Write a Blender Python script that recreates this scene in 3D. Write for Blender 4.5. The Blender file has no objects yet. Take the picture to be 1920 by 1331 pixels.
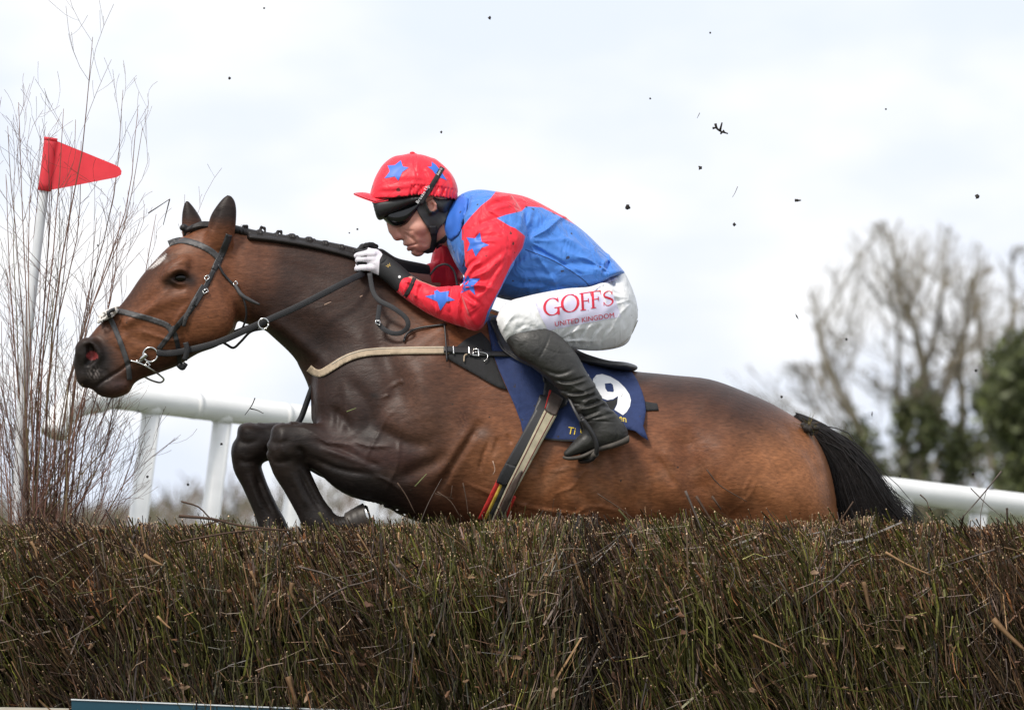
import bpy, math, random
import numpy as np
import openvdb as vdb
from mathutils import Vector, Matrix
from mathutils.geometry import delaunay_2d_cdt

sc = bpy.context.scene
rng = np.random.default_rng(7)
random.seed(7)

# ------------------------------------------------------------------ scale and camera
S = 3.2 / 1920.0      # metres per photo pixel in the plane of the horse
D = 24.0              # camera to horse
ZC = 1.10             # camera height
HY = 972.0            # photo row of the horizon

cam_d = bpy.data.cameras.new('camera')
cam = bpy.data.objects.new('camera', cam_d)
sc.collection.objects.link(cam)
cam.location = (0, -D, ZC)
cam.rotation_euler = (math.radians(90), 0, 0)
cam_d.sensor_width = 36
cam_d.lens = 36 * D / (1920 * S)
cam_d.shift_y = (HY - 665.5) / 1920.0
cam_d.clip_start = 0.5
cam_d.clip_end = 3000
cam_d.dof.use_dof = True
cam_d.dof.focus_distance = D - 0.25
cam_d.dof.aperture_fstop = 8.0
sc.camera = cam

# ------------------------------------------------------------------ world, sun, exposure
SUN_EL, SUN_AZ = math.radians(53), math.radians(222)   # azimuth measured from +Y towards +X
world = bpy.data.worlds.new('World')
sc.world = world
world.use_nodes = True
wn, wl = world.node_tree.nodes, world.node_tree.links
wn.clear()
out = wn.new('ShaderNodeOutputWorld')
bg = wn.new('ShaderNodeBackground'); bg.inputs['Strength'].default_value = 0.1
sky = wn.new('ShaderNodeTexSky'); sky.sky_type = 'NISHITA'; sky.sun_disc = False
sky.sun_elevation = SUN_EL; sky.sun_rotation = SUN_AZ
sky.air_density = 1.0; sky.dust_density = 2.0
tc = wn.new('ShaderNodeTexCoord')
mp = wn.new('ShaderNodeMapping'); mp.inputs['Scale'].default_value = (1, 1, 2.2)
nz = wn.new('ShaderNodeTexNoise'); nz.inputs['Scale'].default_value = 16.0; nz.inputs['Detail'].default_value = 4; nz.inputs['Roughness'].default_value = .5
mp.inputs['Location'].default_value = (3.3, 0.1, 1.2)
ramp = wn.new('ShaderNodeMapRange')
ramp.inputs['From Min'].default_value = 0.40; ramp.inputs['From Max'].default_value = 0.66
ramp.inputs['To Min'].default_value = 0.0; ramp.inputs['To Max'].default_value = 1.0
ramp.interpolation_type = 'SMOOTHSTEP'
mix = wn.new('ShaderNodeMix'); mix.data_type = 'RGBA'
cl = mix.inputs['B']; cl.default_value = (9.1, 9.15, 9.3, 1)
wl.new(tc.outputs['Generated'], mp.inputs['Vector']); wl.new(mp.outputs['Vector'], nz.inputs['Vector'])
wl.new(nz.outputs['Fac'], ramp.inputs['Value']); wl.new(ramp.outputs['Result'], mix.inputs['Factor'])
thin = wn.new('ShaderNodeMix'); thin.data_type = 'RGBA'; thin.inputs['Factor'].default_value = 0.92
thin.inputs['B'].default_value = (7.6, 8.2, 9.4, 1)
wl.new(sky.outputs['Color'], thin.inputs['A']); wl.new(thin.outputs['Result'], mix.inputs['A']); wl.new(mix.outputs['Result'], bg.inputs['Color'])
wl.new(bg.outputs['Background'], out.inputs['Surface'])

sun_d = bpy.data.lights.new('sun', 'SUN')
sun_d.energy = 2.7; sun_d.angle = math.radians(13); sun_d.color = (1.0, 0.93, 0.84)
sun = bpy.data.objects.new('sun', sun_d); sc.collection.objects.link(sun)
sd = Vector((math.sin(SUN_AZ) * math.cos(SUN_EL), math.cos(SUN_AZ) * math.cos(SUN_EL), math.sin(SUN_EL)))
sun.rotation_euler = sd.to_track_quat('Z', 'Y').to_euler()
sun.location = (-8, -12, 20)

sc.view_settings.view_transform = 'Standard'; sc.view_settings.look = 'None'
sc.view_settings.exposure = 0.24; sc.view_settings.gamma = 1.0; sc.view_settings.use_curve_mapping = False
sc.render.film_transparent = False
sc.cycles.max_bounces = 6
sc.cycles.use_denoising = True

# ------------------------------------------------------------------ coordinates
def W(px, py, d=0.0):
    """photo pixel on the plane d pixels behind the horse's middle -> world point"""
    y = d * S; k = (D + y) / D
    return ((px - 960) * S * k, y, ZC + (HY - py) * S * k)

def Wa(px, py, d):
    px = np.asarray(px, float); py = np.asarray(py, float); d = np.asarray(d, float)
    y = d * S + 0 * px; k = (D + y) / D
    return np.stack([(px - 960) * S * k, y, ZC + (HY - py) * S * k], -1)

def PX(v):
    k = (D + v[:, 1]) / D
    return np.stack([960 + v[:, 0] / (S * k), HY - (v[:, 2] - ZC) / (S * k), v[:, 1] / S], -1)

def lin(r, g, b):
    f = lambda c: (c / 255 / 12.92) if c <= 10 else ((c / 255 + .055) / 1.055) ** 2.4
    return (f(r), f(g), f(b))

# ------------------------------------------------------------------ materials
def M(name, col=(.5, .5, .5), rough=.5, attr=None, var=.12, vscale=40., bump=0., bscale=120., bdist=.002, metal=0., sheen=0.,
      spec=.5, zone=None, mud=0., mudscale=60., stretch=None, coat=0., trans=0., wrinkle=0., wscale=18.):
    m = bpy.data.materials.new(name); m.use_nodes = True
    n, l = m.node_tree.nodes, m.node_tree.links
    b = n['Principled BSDF']
    b.inputs['Roughness'].default_value = rough; b.inputs['Metallic'].default_value = metal
    b.inputs['Specular IOR Level'].default_value = spec
    b.inputs['Sheen Weight'].default_value = sheen; b.inputs['Sheen Roughness'].default_value = .4
    b.inputs['Coat Weight'].default_value = coat; b.inputs['Coat Roughness'].default_value = .25
    if trans: b.inputs['Transmission Weight'].default_value = trans
    tcn = n.new('ShaderNodeTexCoord'); vec = tcn.outputs['Object']
    if stretch:
        mpn = n.new('ShaderNodeMapping'); mpn.inputs['Scale'].default_value = stretch; l.new(vec, mpn.inputs['Vector']); vec = mpn.outputs['Vector']
    if attr:
        a = n.new('ShaderNodeAttribute'); a.attribute_name = attr; cs = a.outputs['Color']
    else:
        r = n.new('ShaderNodeRGB'); r.outputs[0].default_value = (*col, 1); cs = r.outputs[0]
    if zone:
        a = n.new('ShaderNodeAttribute'); a.attribute_name = 'zone'
        mr = n.new('ShaderNodeMapRange'); mr.inputs['From Min'].default_value = -.0008; mr.inputs['From Max'].default_value = .0008
        l.new(a.outputs['Fac'], mr.inputs['Value'])
        mx = n.new('ShaderNodeMix'); mx.data_type = 'RGBA'; l.new(mr.outputs['Result'], mx.inputs['Factor'])
        l.new(cs, mx.inputs['A']); mx.inputs['B'].default_value = (*zone, 1); cs = mx.outputs['Result']
    if var:
        t = n.new('ShaderNodeTexNoise'); t.inputs['Scale'].default_value = vscale; t.inputs['Detail'].default_value = 5
        l.new(vec, t.inputs['Vector'])
        mr = n.new('ShaderNodeMapRange'); mr.inputs['From Min'].default_value = .25; mr.inputs['From Max'].default_value = .75
        mr.inputs['To Min'].default_value = 1 - var; mr.inputs['To Max'].default_value = 1 + var
        l.new(t.outputs['Fac'], mr.inputs['Value'])
        mx = n.new('ShaderNodeMix'); mx.data_type = 'RGBA'; mx.blend_type = 'MULTIPLY'; mx.inputs['Factor'].default_value = 1
        l.new(cs, mx.inputs['A']); l.new(mr.outputs['Result'], mx.inputs['B']); cs = mx.outputs['Result']
    if mud:
        v = n.new('ShaderNodeTexVoronoi'); v.inputs['Scale'].default_value = mudscale
        nn = n.new('ShaderNodeTexNoise'); nn.inputs['Scale'].default_value = mudscale * 2.5; nn.inputs['Detail'].default_value = 3
        l.new(tcn.outputs['Object'], nn.inputs['Vector'])
        ad = n.new('ShaderNodeVectorMath'); ad.operation = 'MULTIPLY_ADD'; l.new(nn.outputs['Color'], ad.inputs[0])
        ad.inputs[1].default_value = (.012,) * 3; l.new(tcn.outputs['Object'], ad.inputs[2]); l.new(ad.outputs['Vector'], v.inputs['Vector'])
        n2 = n.new('ShaderNodeTexWhiteNoise'); l.new(v.outputs['Position'], n2.inputs['Vector'])
        sz = n.new('ShaderNodeMath'); sz.operation = 'POWER'; l.new(n2.outputs['Value'], sz.inputs[0]); sz.inputs[1].default_value = 5.0
        sz2 = n.new('ShaderNodeMath'); sz2.operation = 'MULTIPLY'; l.new(sz.outputs[0], sz2.inputs[0]); sz2.inputs[1].default_value = mud
        lt = n.new('ShaderNodeMath'); lt.operation = 'LESS_THAN'; l.new(v.outputs['Distance'], lt.inputs[0]); l.new(sz2.outputs[0], lt.inputs[1])
        sc2 = n.new('ShaderNodeMath'); sc2.operation = 'MULTIPLY'; l.new(lt.outputs[0], sc2.inputs[0]); sc2.inputs[1].default_value = .85
        mx = n.new('ShaderNodeMix'); mx.data_type = 'RGBA'; l.new(sc2.outputs[0], mx.inputs['Factor'])
        l.new(cs, mx.inputs['A']); mx.inputs['B'].default_value = (.035, .026, .02, 1); cs = mx.outputs['Result']
    l.new(cs, b.inputs['Base Color'])
    last = None
    if wrinkle:
        w = n.new('ShaderNodeTexNoise'); w.inputs['Scale'].default_value = wscale; w.inputs['Detail'].default_value = 2.5; w.inputs['Distortion'].default_value = 1.2
        l.new(vec, w.inputs['Vector'])
        bp = n.new('ShaderNodeBump'); bp.inputs['Strength'].default_value = 1; bp.inputs['Distance'].default_value = wrinkle
        l.new(w.outputs['Fac'], bp.inputs['Height']); last = bp
    if bump:
        t = n.new('ShaderNodeTexNoise'); t.inputs['Scale'].default_value = bscale; t.inputs['Detail'].default_value = 4
        l.new(vec, t.inputs['Vector'])
        bp = n.new('ShaderNodeBump'); bp.inputs['Strength'].default_value = bump; bp.inputs['Distance'].default_value = bdist
        l.new(t.outputs['Fac'], bp.inputs['Height'])
        if last: l.new(last.outputs['Normal'], bp.inputs['Normal'])
        last = bp
    if last: l.new(last.outputs['Normal'], b.inputs['Normal'])
    return m

BLUE = lin(72, 128, 208); RED = lin(238, 44, 62)
MAT = dict(
    coat=M('bay_coat', attr='col', rough=.44, var=.36, vscale=150, bump=.5, bscale=420, bdist=.0014, stretch=(.32, 1, 1), spec=.24, wrinkle=.0014, wscale=34, mud=.13, mudscale=34),
    hair=M('black_hair', (.014, .011, .010), rough=.5, var=.4, spec=.35, vscale=60, bump=.3, bscale=200),
    hoof=M('hoof_horn', (.035, .028, .022), rough=.5, var=.25),
    eye=M('eye', (.004, .003, .002), rough=.05, var=0, spec=.35),
    leather=M('black_leather', (.022, .021, .022), rough=.45, var=.2, bump=.2, bscale=300),
    leather_grey=M('worn_leather', (.055, .053, .054), rough=.5, var=.2, bump=.2, bscale=300),
    rubber=M('rubber_rein', (.014, .014, .016), rough=.6, var=.2, bump=.5, bscale=500),
    steel=M('steel', (.62, .62, .6), rough=.22, metal=1, var=.1),
    fleece=M('white_fleece', (.84, .80, .75), rough=.95, var=.2, vscale=90, bump=1, bscale=160, bdist=.008, sheen=.4),
    web=M('cream_webbing', (.42, .33, .23), rough=.8, var=.22, vscale=50, bump=.4, bscale=700),
    elastic=M('cream_elastic', (.40, .36, .25), rough=.85, var=.2, bump=.4, bscale=700),
    girth_red=M('red_webbing', lin(190, 45, 40), rough=.7, var=.2),
    girth_yellow=M('yellow_webbing', lin(190, 160, 60), rough=.7, var=.2),
    maroon=M('maroon_edge', lin(110, 40, 45), rough=.8),
    brownleather=M('brown_leather', (.075, .052, .042), rough=.5, var=.3, bump=.25, bscale=200),
    navy=M('navy_cloth', (.018, .035, .115), rough=.85, var=.14, vscale=60, bump=.3, bscale=900, wrinkle=.003, wscale=22, mud=.22),
    felt=M('black_felt', (.02, .02, .021), rough=.9, var=.2, bump=.4, bscale=600),
    white=M('white_print', (.78, .78, .78), rough=.6, var=.05, mud=.12),
    yellow=M('yellow_thread', lin(235, 205, 60), rough=.6, var=.1),
    silk=M('racing_silk', BLUE, zone=RED, rough=.5, var=.06, vscale=20, bump=.08, bscale=500, sheen=.2, wrinkle=.014, wscale=17, mud=.27, mudscale=42, spec=.3, stretch=(1, 1, .55)),
    red=M('red_silk', RED, rough=.42, var=.07, sheen=.15, wrinkle=.003, wscale=30, mud=.34, mudscale=30, spec=.35),
    blue=M('blue_star', lin(60, 112, 205), rough=.45, var=.08, mud=.2, mudscale=50, spec=.4),
    breech=M('white_breeches', (.78, .78, .77), rough=.55, var=.04, bump=.12, bscale=700, wrinkle=.006, wscale=16, mud=.14, mudscale=50, stretch=(1.6, 1, .8)),
    lilac=M('lilac_patch', (.68, .65, .80), rough=.6, var=.05, mud=.1),
    redprint=M('red_print', lin(205, 30, 55), rough=.6, var=.08),
    boot=M('boot_leather', (.031, .030, .027), rough=.47, var=.8, vscale=15, bump=.3, bscale=90, wrinkle=.003, wscale=30, spec=.4),
    sole=M('boot_sole', (.07, .06, .05), rough=.8, var=.4),
    skin=M('skin', attr='col', rough=.48, var=.07, vscale=60, bump=.12, bscale=260, mud=.1, mudscale=60),
    glove_white=M('white_glove', (.78, .75, .80), rough=.75, var=.08, vscale=120, mud=.2, mudscale=130),
    black=M('black_fabric', (.014, .014, .015), rough=.75, var=.2, bump=.3, bscale=500),
    shell=M('helmet_shell', (.02, .021, .021), rough=.5, var=.15),
    lens=M('dark_lens', (.006, .006, .007), rough=.1, var=0),
    gold=M('gold_print', lin(205, 170, 80), rough=.5, var=.1),
    paint=M('white_plastic', (.82, .82, .80), rough=.35, var=.09, vscale=4, mud=.16, mudscale=13, stretch=(1, 3, 3)),
    pole=M('white_pole', (.76, .78, .80), rough=.45, var=.06, vscale=20),
    flag=M('red_plastic', lin(255, 84, 96), rough=.5, var=.05, bump=.1, bscale=60),
    twig=M('brush_twigs', attr='col', rough=.45, var=.35, vscale=90, spec=.5),
    core=M('light_block', (.012, .010, .007), rough=1, var=.5),
    bark=M('birch_bark', attr='col', rough=.7, var=.25, vscale=50, spec=.25),
    leaf=M('dead_leaf', attr='col', rough=.75, var=.25, vscale=60),
    tree_bark=M('tree_bark', (.19, .165, .12), rough=.9, var=.3, vscale=3),
    ivy=M('ivy_leaves', attr='col', rough=.6, var=.2, vscale=5),
    mudm=M('wet_mud', (.022, .017, .013), rough=.75, var=.4, vscale=200, bump=.6, bscale=300),
    grass=M('grass', (.058, .067, .027), rough=.9, var=.45, vscale=.8),
    board=M('teal_board', (.008, .055, .085), rough=.42, var=.12, vscale=14),
    boardtop=M('white_edge', (.75, .78, .8), rough=.5, var=.06),
    timber=M('pale_timber', (.52, .48, .40), rough=.8, var=.2, vscale=12),
)

def translucent(m, amount):
    n, l = m.node_tree.nodes, m.node_tree.links; b = n['Principled BSDF']; o = n['Material Output']
    t = n.new('ShaderNodeBsdfTranslucent'); x = n.new('ShaderNodeMixShader'); x.inputs[0].default_value = amount
    l.new(b.inputs['Base Color'].links[0].from_socket, t.inputs['Color'])
    l.new(b.outputs[0], x.inputs[1]); l.new(t.outputs[0], x.inputs[2]); l.new(x.outputs[0], o.inputs['Surface'])
translucent(MAT['flag'], .38)

# ------------------------------------------------------------------ objects
COL = sc.collection
def empty(name, loc, label, cat, group=None):
    o = bpy.data.objects.new(name, None); COL.objects.link(o); o.location = loc; o.empty_display_size = .1
    o['label'] = label; o['category'] = cat
    if group: o['group'] = group
    return o

def tag(o, label, cat, group=None):
    o['label'] = label; o['category'] = cat
    if group: o['group'] = group
    return o

def adopt(o, parent):
    """parent a part; its location stays what it is in the world"""
    o.parent = parent
    o.matrix_parent_inverse = world_of(parent).inverted()
    return o

def world_of(o):
    m = Matrix.LocRotScale(o.location, o.rotation_euler, o.scale)
    if o.parent: return world_of(o.parent) @ o.matrix_parent_inverse @ m
    return m

def mesh_data(name, v, f, mat, attrs=None, smooth=True):
    """v (n,3); f: list of arrays, each (m,3) or (m,4)"""
    me = bpy.data.meshes.new(name)
    v = np.asarray(v, np.float32)
    f = [np.asarray(a, np.int32) for a in (f if isinstance(f, list) else [f]) if len(a)]
    me.vertices.add(len(v)); me.vertices.foreach_set('co', v.ravel())
    nl = sum(a.size for a in f); npoly = sum(len(a) for a in f)
    me.loops.add(nl); me.loops.foreach_set('vertex_index', np.concatenate([a.ravel() for a in f]))
    tot = np.concatenate([np.full(len(a), a.shape[1], np.int32) for a in f])
    st = np.concatenate([[0], np.cumsum(tot)[:-1]]).astype(np.int32)
    me.polygons.add(npoly); me.polygons.foreach_set('loop_start', st)
    me.polygons.foreach_set('use_smooth', np.full(npoly, smooth))
    me.update(calc_edges=True)
    for k, a in (attrs or {}).items():
        if a.ndim == 2:
            at = me.color_attributes.new(k, 'FLOAT_COLOR', 'POINT')
            at.data.foreach_set('color', np.concatenate([a, np.ones((len(a), 1))], 1).astype(np.float32).ravel())
        else:
            at = me.attributes.new(k, 'FLOAT', 'POINT'); at.data.foreach_set('value', a.astype(np.float32))
    me.materials.append(mat)
    return me

def mkobj(name, v, f, mat, parent=None, attrs=None, smooth=True, label=None):
    v = np.asarray(v, float)
    c = np.array([(v[:, 0].min() + v[:, 0].max()) / 2, (v[:, 1].min() + v[:, 1].max()) / 2, v[:, 2].min()])
    me = mesh_data(name, v - c, f, mat, attrs, smooth)
    o = bpy.data.objects.new(name, me); COL.objects.link(o); o.location = c
    if parent: adopt(o, parent)
    if label: o['label'] = label
    return o

# ------------------------------------------------------------------ curves
def cr(R, sub=5):
    R = np.asarray(R, float)
    P = np.vstack([2 * R[0] - R[1], R, 2 * R[-1] - R[-2]])
    o = []
    for i in range(1, len(P) - 2):
        for t in np.arange(sub) / sub:
            a, b, c, d = P[i - 1], P[i], P[i + 1], P[i + 2]
            o.append(.5 * (2 * b + (c - a) * t + (2 * a - 5 * b + 4 * c - d) * t * t + (3 * b - a - 3 * c + d) * t ** 3))
    o.append(P[-2])
    return np.array(o)

def polydist(px, py, poly):
    """distance of points to an open polyline"""
    d = np.full(px.shape, 1e9)
    for (ax, ay), (bx, by) in zip(poly[:-1], poly[1:]):
        ex, ey = bx - ax, by - ay
        t = np.clip(((px - ax) * ex + (py - ay) * ey) / (ex * ex + ey * ey + 1e-12), 0, 1)
        d = np.minimum(d, np.hypot(px - ax - t * ex, py - ay - t * ey))
    return d

def inside(px, py, poly):
    r = np.zeros(px.shape, bool)
    n = len(poly)
    for i in range(n):
        (ax, ay), (bx, by) = poly[i], poly[(i + 1) % n]
        if ay == by: continue
        c = ((ay > py) != (by > py)) & (px < (bx - ax) * (py - ay) / (by - ay) + ax)
        r ^= c
    return r

def sdpoly(px, py, poly):
    """signed distance in pixels, positive inside"""
    d = polydist(px, py, list(poly) + [poly[0]])
    return np.where(inside(px, py, poly), d, -d)

def sstep(a, b, x):
    t = np.clip((x - a) / (b - a), 0, 1)
    return t * t * (3 - 2 * t)

# ------------------------------------------------------------------ solid shapes as distance fields
class Field:
    def __init__(s, box, vox):
        x0, x1, y0, y1, d0, d1 = box
        a = np.array(W(x0, y1, d0)); b = np.array(W(x1, y0, d0)); c = np.array(W(x1, y0, d1)); e = np.array(W(x0, y1, d1))
        lo = np.minimum(np.minimum(a, b), np.minimum(c, e)); hi = np.maximum(np.maximum(a, b), np.maximum(c, e))
        s.v = vox; s.lo = lo
        n = np.ceil((hi - lo) / vox).astype(int) + 1
        s.ax = [lo[i] + vox * np.arange(n[i]) for i in range(3)]
        s.F = np.full(tuple(n), 1.0, np.float32)

    def sl(s, lo, hi):
        r = []
        for i in range(3):
            a = int(np.searchsorted(s.ax[i], lo[i])); b = int(np.searchsorted(s.ax[i], hi[i]))
            r.append(slice(max(a, 0), max(b, 0)))
        return tuple(r)

    def put(s, f, sl, k, mode='add'):
        a = s.F[sl]
        if mode == 'add':
            h = np.clip(.5 + .5 * (a - f) / k, 0, 1); s.F[sl] = a + (f - a) * h - k * h * (1 - h)
        elif mode == 'sub':
            f = -f; h = np.clip(.5 - .5 * (a - f) / k, 0, 1); s.F[sl] = a + (f - a) * h + k * h * (1 - h)

    def ribs(s, R, k=12, p=2., tap=0., sub=5, mode='add'):
        """R rows: ax,ay,bx,by,w,d  (silhouette points A and B, half depth w, depth of the middle d), all in photo pixels"""
        R = cr(R, sub); k = k * S
        A = Wa(R[:, 0], R[:, 1], R[:, 5])[:, [0, 2]]; B = Wa(R[:, 2], R[:, 3], R[:, 5])[:, [0, 2]]
        C = (A + B) / 2; Dv = (A - B) / 2
        ln = np.hypot(Dv[:, 0], Dv[:, 1]); bad = ln < 1e-5
        if bad.any(): Dv[bad] = np.array([0, 1e-5])
        Wd = np.maximum(R[:, 4], .6) * S; Yc = R[:, 5] * S
        pad = 1.6 * k + 4 * s.v
        lo = np.array([min(A[:, 0].min(), B[:, 0].min()) - pad, (Yc - Wd).min() - pad, min(A[:, 1].min(), B[:, 1].min()) - pad])
        hi = np.array([max(A[:, 0].max(), B[:, 0].max()) + pad, (Yc + Wd).max() + pad, max(A[:, 1].max(), B[:, 1].max()) + pad])
        sl = s.sl(lo, hi)
        X, Z = np.meshgrid(s.ax[0][sl[0]], s.ax[2][sl[2]], indexing='ij')
        best = np.full(X.shape, 1e9); sm = np.full(X.shape, 9.); hm = np.full(X.shape, .05); wm = hm.copy(); ym = np.zeros(X.shape); am = np.zeros(X.shape)
        n = len(C)
        for i in range(n - 1):
            c0, e, d0, g = C[i], C[i + 1] - C[i], Dv[i], Dv[i + 1] - Dv[i]
            if np.hypot(*e) < 1e-7: continue
            m = 2.2
            cor = np.array([C[i] + m * Dv[i], C[i] - m * Dv[i], C[i + 1] + m * Dv[i + 1], C[i + 1] - m * Dv[i + 1]])
            l2, h2 = cor.min(0) - pad, cor.max(0) + pad
            i0, i1 = np.searchsorted(X[:, 0], [l2[0], h2[0]]); j0, j1 = np.searchsorted(Z[0], [l2[1], h2[1]])
            if i1 <= i0 or j1 <= j0: continue
            q = (slice(i0, i1), slice(j0, j1))
            qx, qz = X[q] - c0[0], Z[q] - c0[1]
            cA = -(e[0] * g[1] - e[1] * g[0])
            cB = (qx * g[1] - qz * g[0]) - (e[0] * d0[1] - e[1] * d0[0])
            cC = qx * d0[1] - qz * d0[0]
            cB = np.where(np.abs(cB) < 1e-12, 1e-12, cB)
            t = np.clip(-cC / cB, -3, 4)
            for _ in range(3):
                fp = cB + 2 * cA * t; fp = np.where(np.abs(fp) < 1e-12, 1e-12, fp)
                t = np.clip(t - (cC + cB * t + cA * t * t) / fp, -3, 4)
            ok = (t > -1e-3) & (t < 1.001)
            if i == 0: ok |= t <= 0
            if i == n - 2: ok |= t >= 1
            t = np.clip(t, 0, 1)
            dx, dz = d0[0] + t * g[0], d0[1] + t * g[1]
            rx, rz = qx - t * e[0], qz - t * e[1]
            dd = dx * dx + dz * dz
            sv = (rx * dx + rz * dz) / dd; h = np.sqrt(dd)
            axl = np.abs(rx * dz - rz * dx) / h
            axl = np.where(axl < 2e-4, 0, axl)
            score = np.abs(sv) * h * .3 + np.abs(sv) + axl / h
            up = ok & (score < best[q])
            for arr, val in ((best, score), (sm, sv), (hm, h), (wm, Wd[i] * (1 - t) + Wd[i + 1] * t), (ym, Yc[i] * (1 - t) + Yc[i + 1] * t), (am, axl)):
                arr[q] = np.where(up, val, arr[q])
        f4 = lambda a: a.astype(np.float32)[:, None, :]
        sm, hm, wm, ym, am = f4(sm), f4(hm), f4(wm), f4(ym), f4(am)
        wm = wm * (1 + tap * np.clip(sm, -1, 1))
        y = s.ax[1][sl[1]].astype(np.float32)[None, :, None]
        dy = np.abs(y - ym) / wm; sa = np.abs(sm)
        if p == 2:
            r = np.sqrt(sa * sa + dy * dy) + 1e-6
            g = np.sqrt((sa / hm) ** 2 + (dy / wm) ** 2) / r + 1e-6
        else:
            r = (sa ** p + dy ** p) ** (1 / p) + 1e-6
            g = np.sqrt((sa ** (p - 1) / hm) ** 2 + (dy ** (p - 1) / wm) ** 2) / r ** (p - 1) + 1e-6
        f = (r - 1) / g
        f = np.where(am > 0, np.sqrt(np.maximum(f, 0) ** 2 + am * am) + np.minimum(f, 0) * 0, f)
        s.put(f.astype(np.float32), sl, k, mode)

    def chain(s, N, k=12, p=2., caps=(1, 1), sub=5, mode='add', tap=0.):
        """N rows: x,y,h,w,d along a limb; rounded ends"""
        N = cr(np.asarray(N, float), sub)
        c = N[:, :2]; t = np.gradient(c, axis=0); t /= np.linalg.norm(t, axis=1)[:, None] + 1e-9
        nrm = np.stack([-t[:, 1], t[:, 0]], 1)
        rows = [[*(c[i] + nrm[i] * N[i, 2]), *(c[i] - nrm[i] * N[i, 2]), N[i, 3], N[i, 4]] for i in range(len(N))]
        def cap(i, sg):
            o = []
            for a in (.35, .65, .87, .985):
                q = math.sqrt(1 - a * a); cc = c[i] + sg * t[i] * a * N[i, 2]
                o.append([*(cc + nrm[i] * N[i, 2] * q), *(cc - nrm[i] * N[i, 2] * q), N[i, 3] * q, N[i, 4]])
            return o
        if caps[0]: rows = cap(0, -1)[::-1] + rows
        if caps[1]: rows = rows + cap(-1, 1)
        s.ribs(rows, k, p, tap, 1, mode)

    def caps(s, N, k=6, mode='add'):
        """round 3-D capsules; N rows x,y,d,r"""
        N = np.asarray(N, float); P = Wa(N[:, 0], N[:, 1], N[:, 2]); r = N[:, 3] * S; k = k * S
        for i in range(len(N) - 1):
            pad = max(r[i], r[i + 1]) + 1.6 * k + 4 * s.v
            sl = s.sl(np.minimum(P[i], P[i + 1]) - pad, np.maximum(P[i], P[i + 1]) + pad)
            X, Y, Z = np.meshgrid(*[s.ax[j][sl[j]].astype(np.float32) for j in range(3)], indexing='ij', sparse=True)
            e = P[i + 1] - P[i]; L = (e * e).sum() + 1e-12
            t = np.clip(((X - P[i][0]) * e[0] + (Y - P[i][1]) * e[1] + (Z - P[i][2]) * e[2]) / L, 0, 1)
            f = np.sqrt((X - P[i][0] - t * e[0]) ** 2 + (Y - P[i][1] - t * e[1]) ** 2 + (Z - P[i][2] - t * e[2]) ** 2) - (r[i] + t * (r[i + 1] - r[i]))
            s.put(f.astype(np.float32), sl, k, mode)

    def ell(s, x, y, d, rx, ry, rd, ang=0, k=8, mode='add'):
        c = np.array(W(x, y, d)); R = np.array([rx, rd, ry]) * S; k = k * S; pad = max(R) + 1.6 * k + 4 * s.v
        sl = s.sl(c - pad, c + pad)
        X, Y, Z = np.meshgrid(*[s.ax[j][sl[j]].astype(np.float32) - np.float32(c[j]) for j in range(3)], indexing='ij', sparse=True)
        ca, sa = math.cos(math.radians(ang)), math.sin(math.radians(ang))
        u, v = X * ca + Z * sa, -X * sa + Z * ca
        k0 = np.sqrt((u / R[0]) ** 2 + (Y / R[1]) ** 2 + (v / R[2]) ** 2) + 1e-6
        k1 = np.sqrt((u / R[0] ** 2) ** 2 + (Y / R[1] ** 2) ** 2 + (v / R[2] ** 2) ** 2) + 1e-6
        s.put((k0 * (k0 - 1) / k1).astype(np.float32), sl, k, mode)

    def relief(s, poly, wid, amp, side=-1, ymid=0., soft=4., taper=True):
        """amp>0 carves a groove, amp<0 raises a ridge along the polyline, on the near side (-1), far side (1) or both (0)"""
        poly = cr(poly, 5) if len(poly) > 2 else np.asarray(poly, float)
        Q = Wa(poly[:, 0], poly[:, 1], poly[:, 0] * 0)[:, [0, 2]]; w = wid * S
        lo, hi = Q.min(0) - 2.6 * w, Q.max(0) + 2.6 * w
        sl = s.sl(np.array([lo[0], -9, lo[1]]), np.array([hi[0], 9, hi[1]]))
        X, Z = np.meshgrid(s.ax[0][sl[0]], s.ax[2][sl[2]], indexing='ij')
        d = np.full(X.shape, 1e9); fade = np.ones(X.shape); n = len(Q)
        for i in range(n - 1):
            ex, ez = Q[i + 1] - Q[i]
            t = np.clip(((X - Q[i][0]) * ex + (Z - Q[i][1]) * ez) / (ex * ex + ez * ez + 1e-12), 0, 1)
            dd = np.hypot(X - Q[i][0] - t * ex, Z - Q[i][1] - t * ez)
            u = (i + t) / (n - 1); up = dd < d
            d = np.where(up, dd, d); fade = np.where(up, np.clip(4 * u, 0, 1) * np.clip(4 * (1 - u), 0, 1), fade)
        a = amp * S * np.exp(-(d / w) ** 2) * (fade if taper else 1)
        y = s.ax[1][sl[1]] - ymid * S
        m = np.ones(len(y)) if side == 0 else 1 / (1 + np.exp(-side * y / (soft * S)))
        s.F[sl] += (a[:, None, :] * m[None, :, None]).astype(np.float32)

    def cut(s, p0, p1, k=2):
        """cuts away everything on the left of the line p0->p1 as seen in the photo's x,y (down) axes"""
        a, b = np.array(W(*p0))[[0, 2]], np.array(W(*p1))[[0, 2]]
        e = (b - a) / np.linalg.norm(b - a); n = np.array([-e[1], e[0]])
        X, Z = np.meshgrid(s.ax[0], s.ax[2], indexing='ij')
        f = ((X - a[0]) * n[0] + (Z - a[1]) * n[1]).astype(np.float32)[:, None, :]
        s.F = np.maximum(s.F, f)

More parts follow.
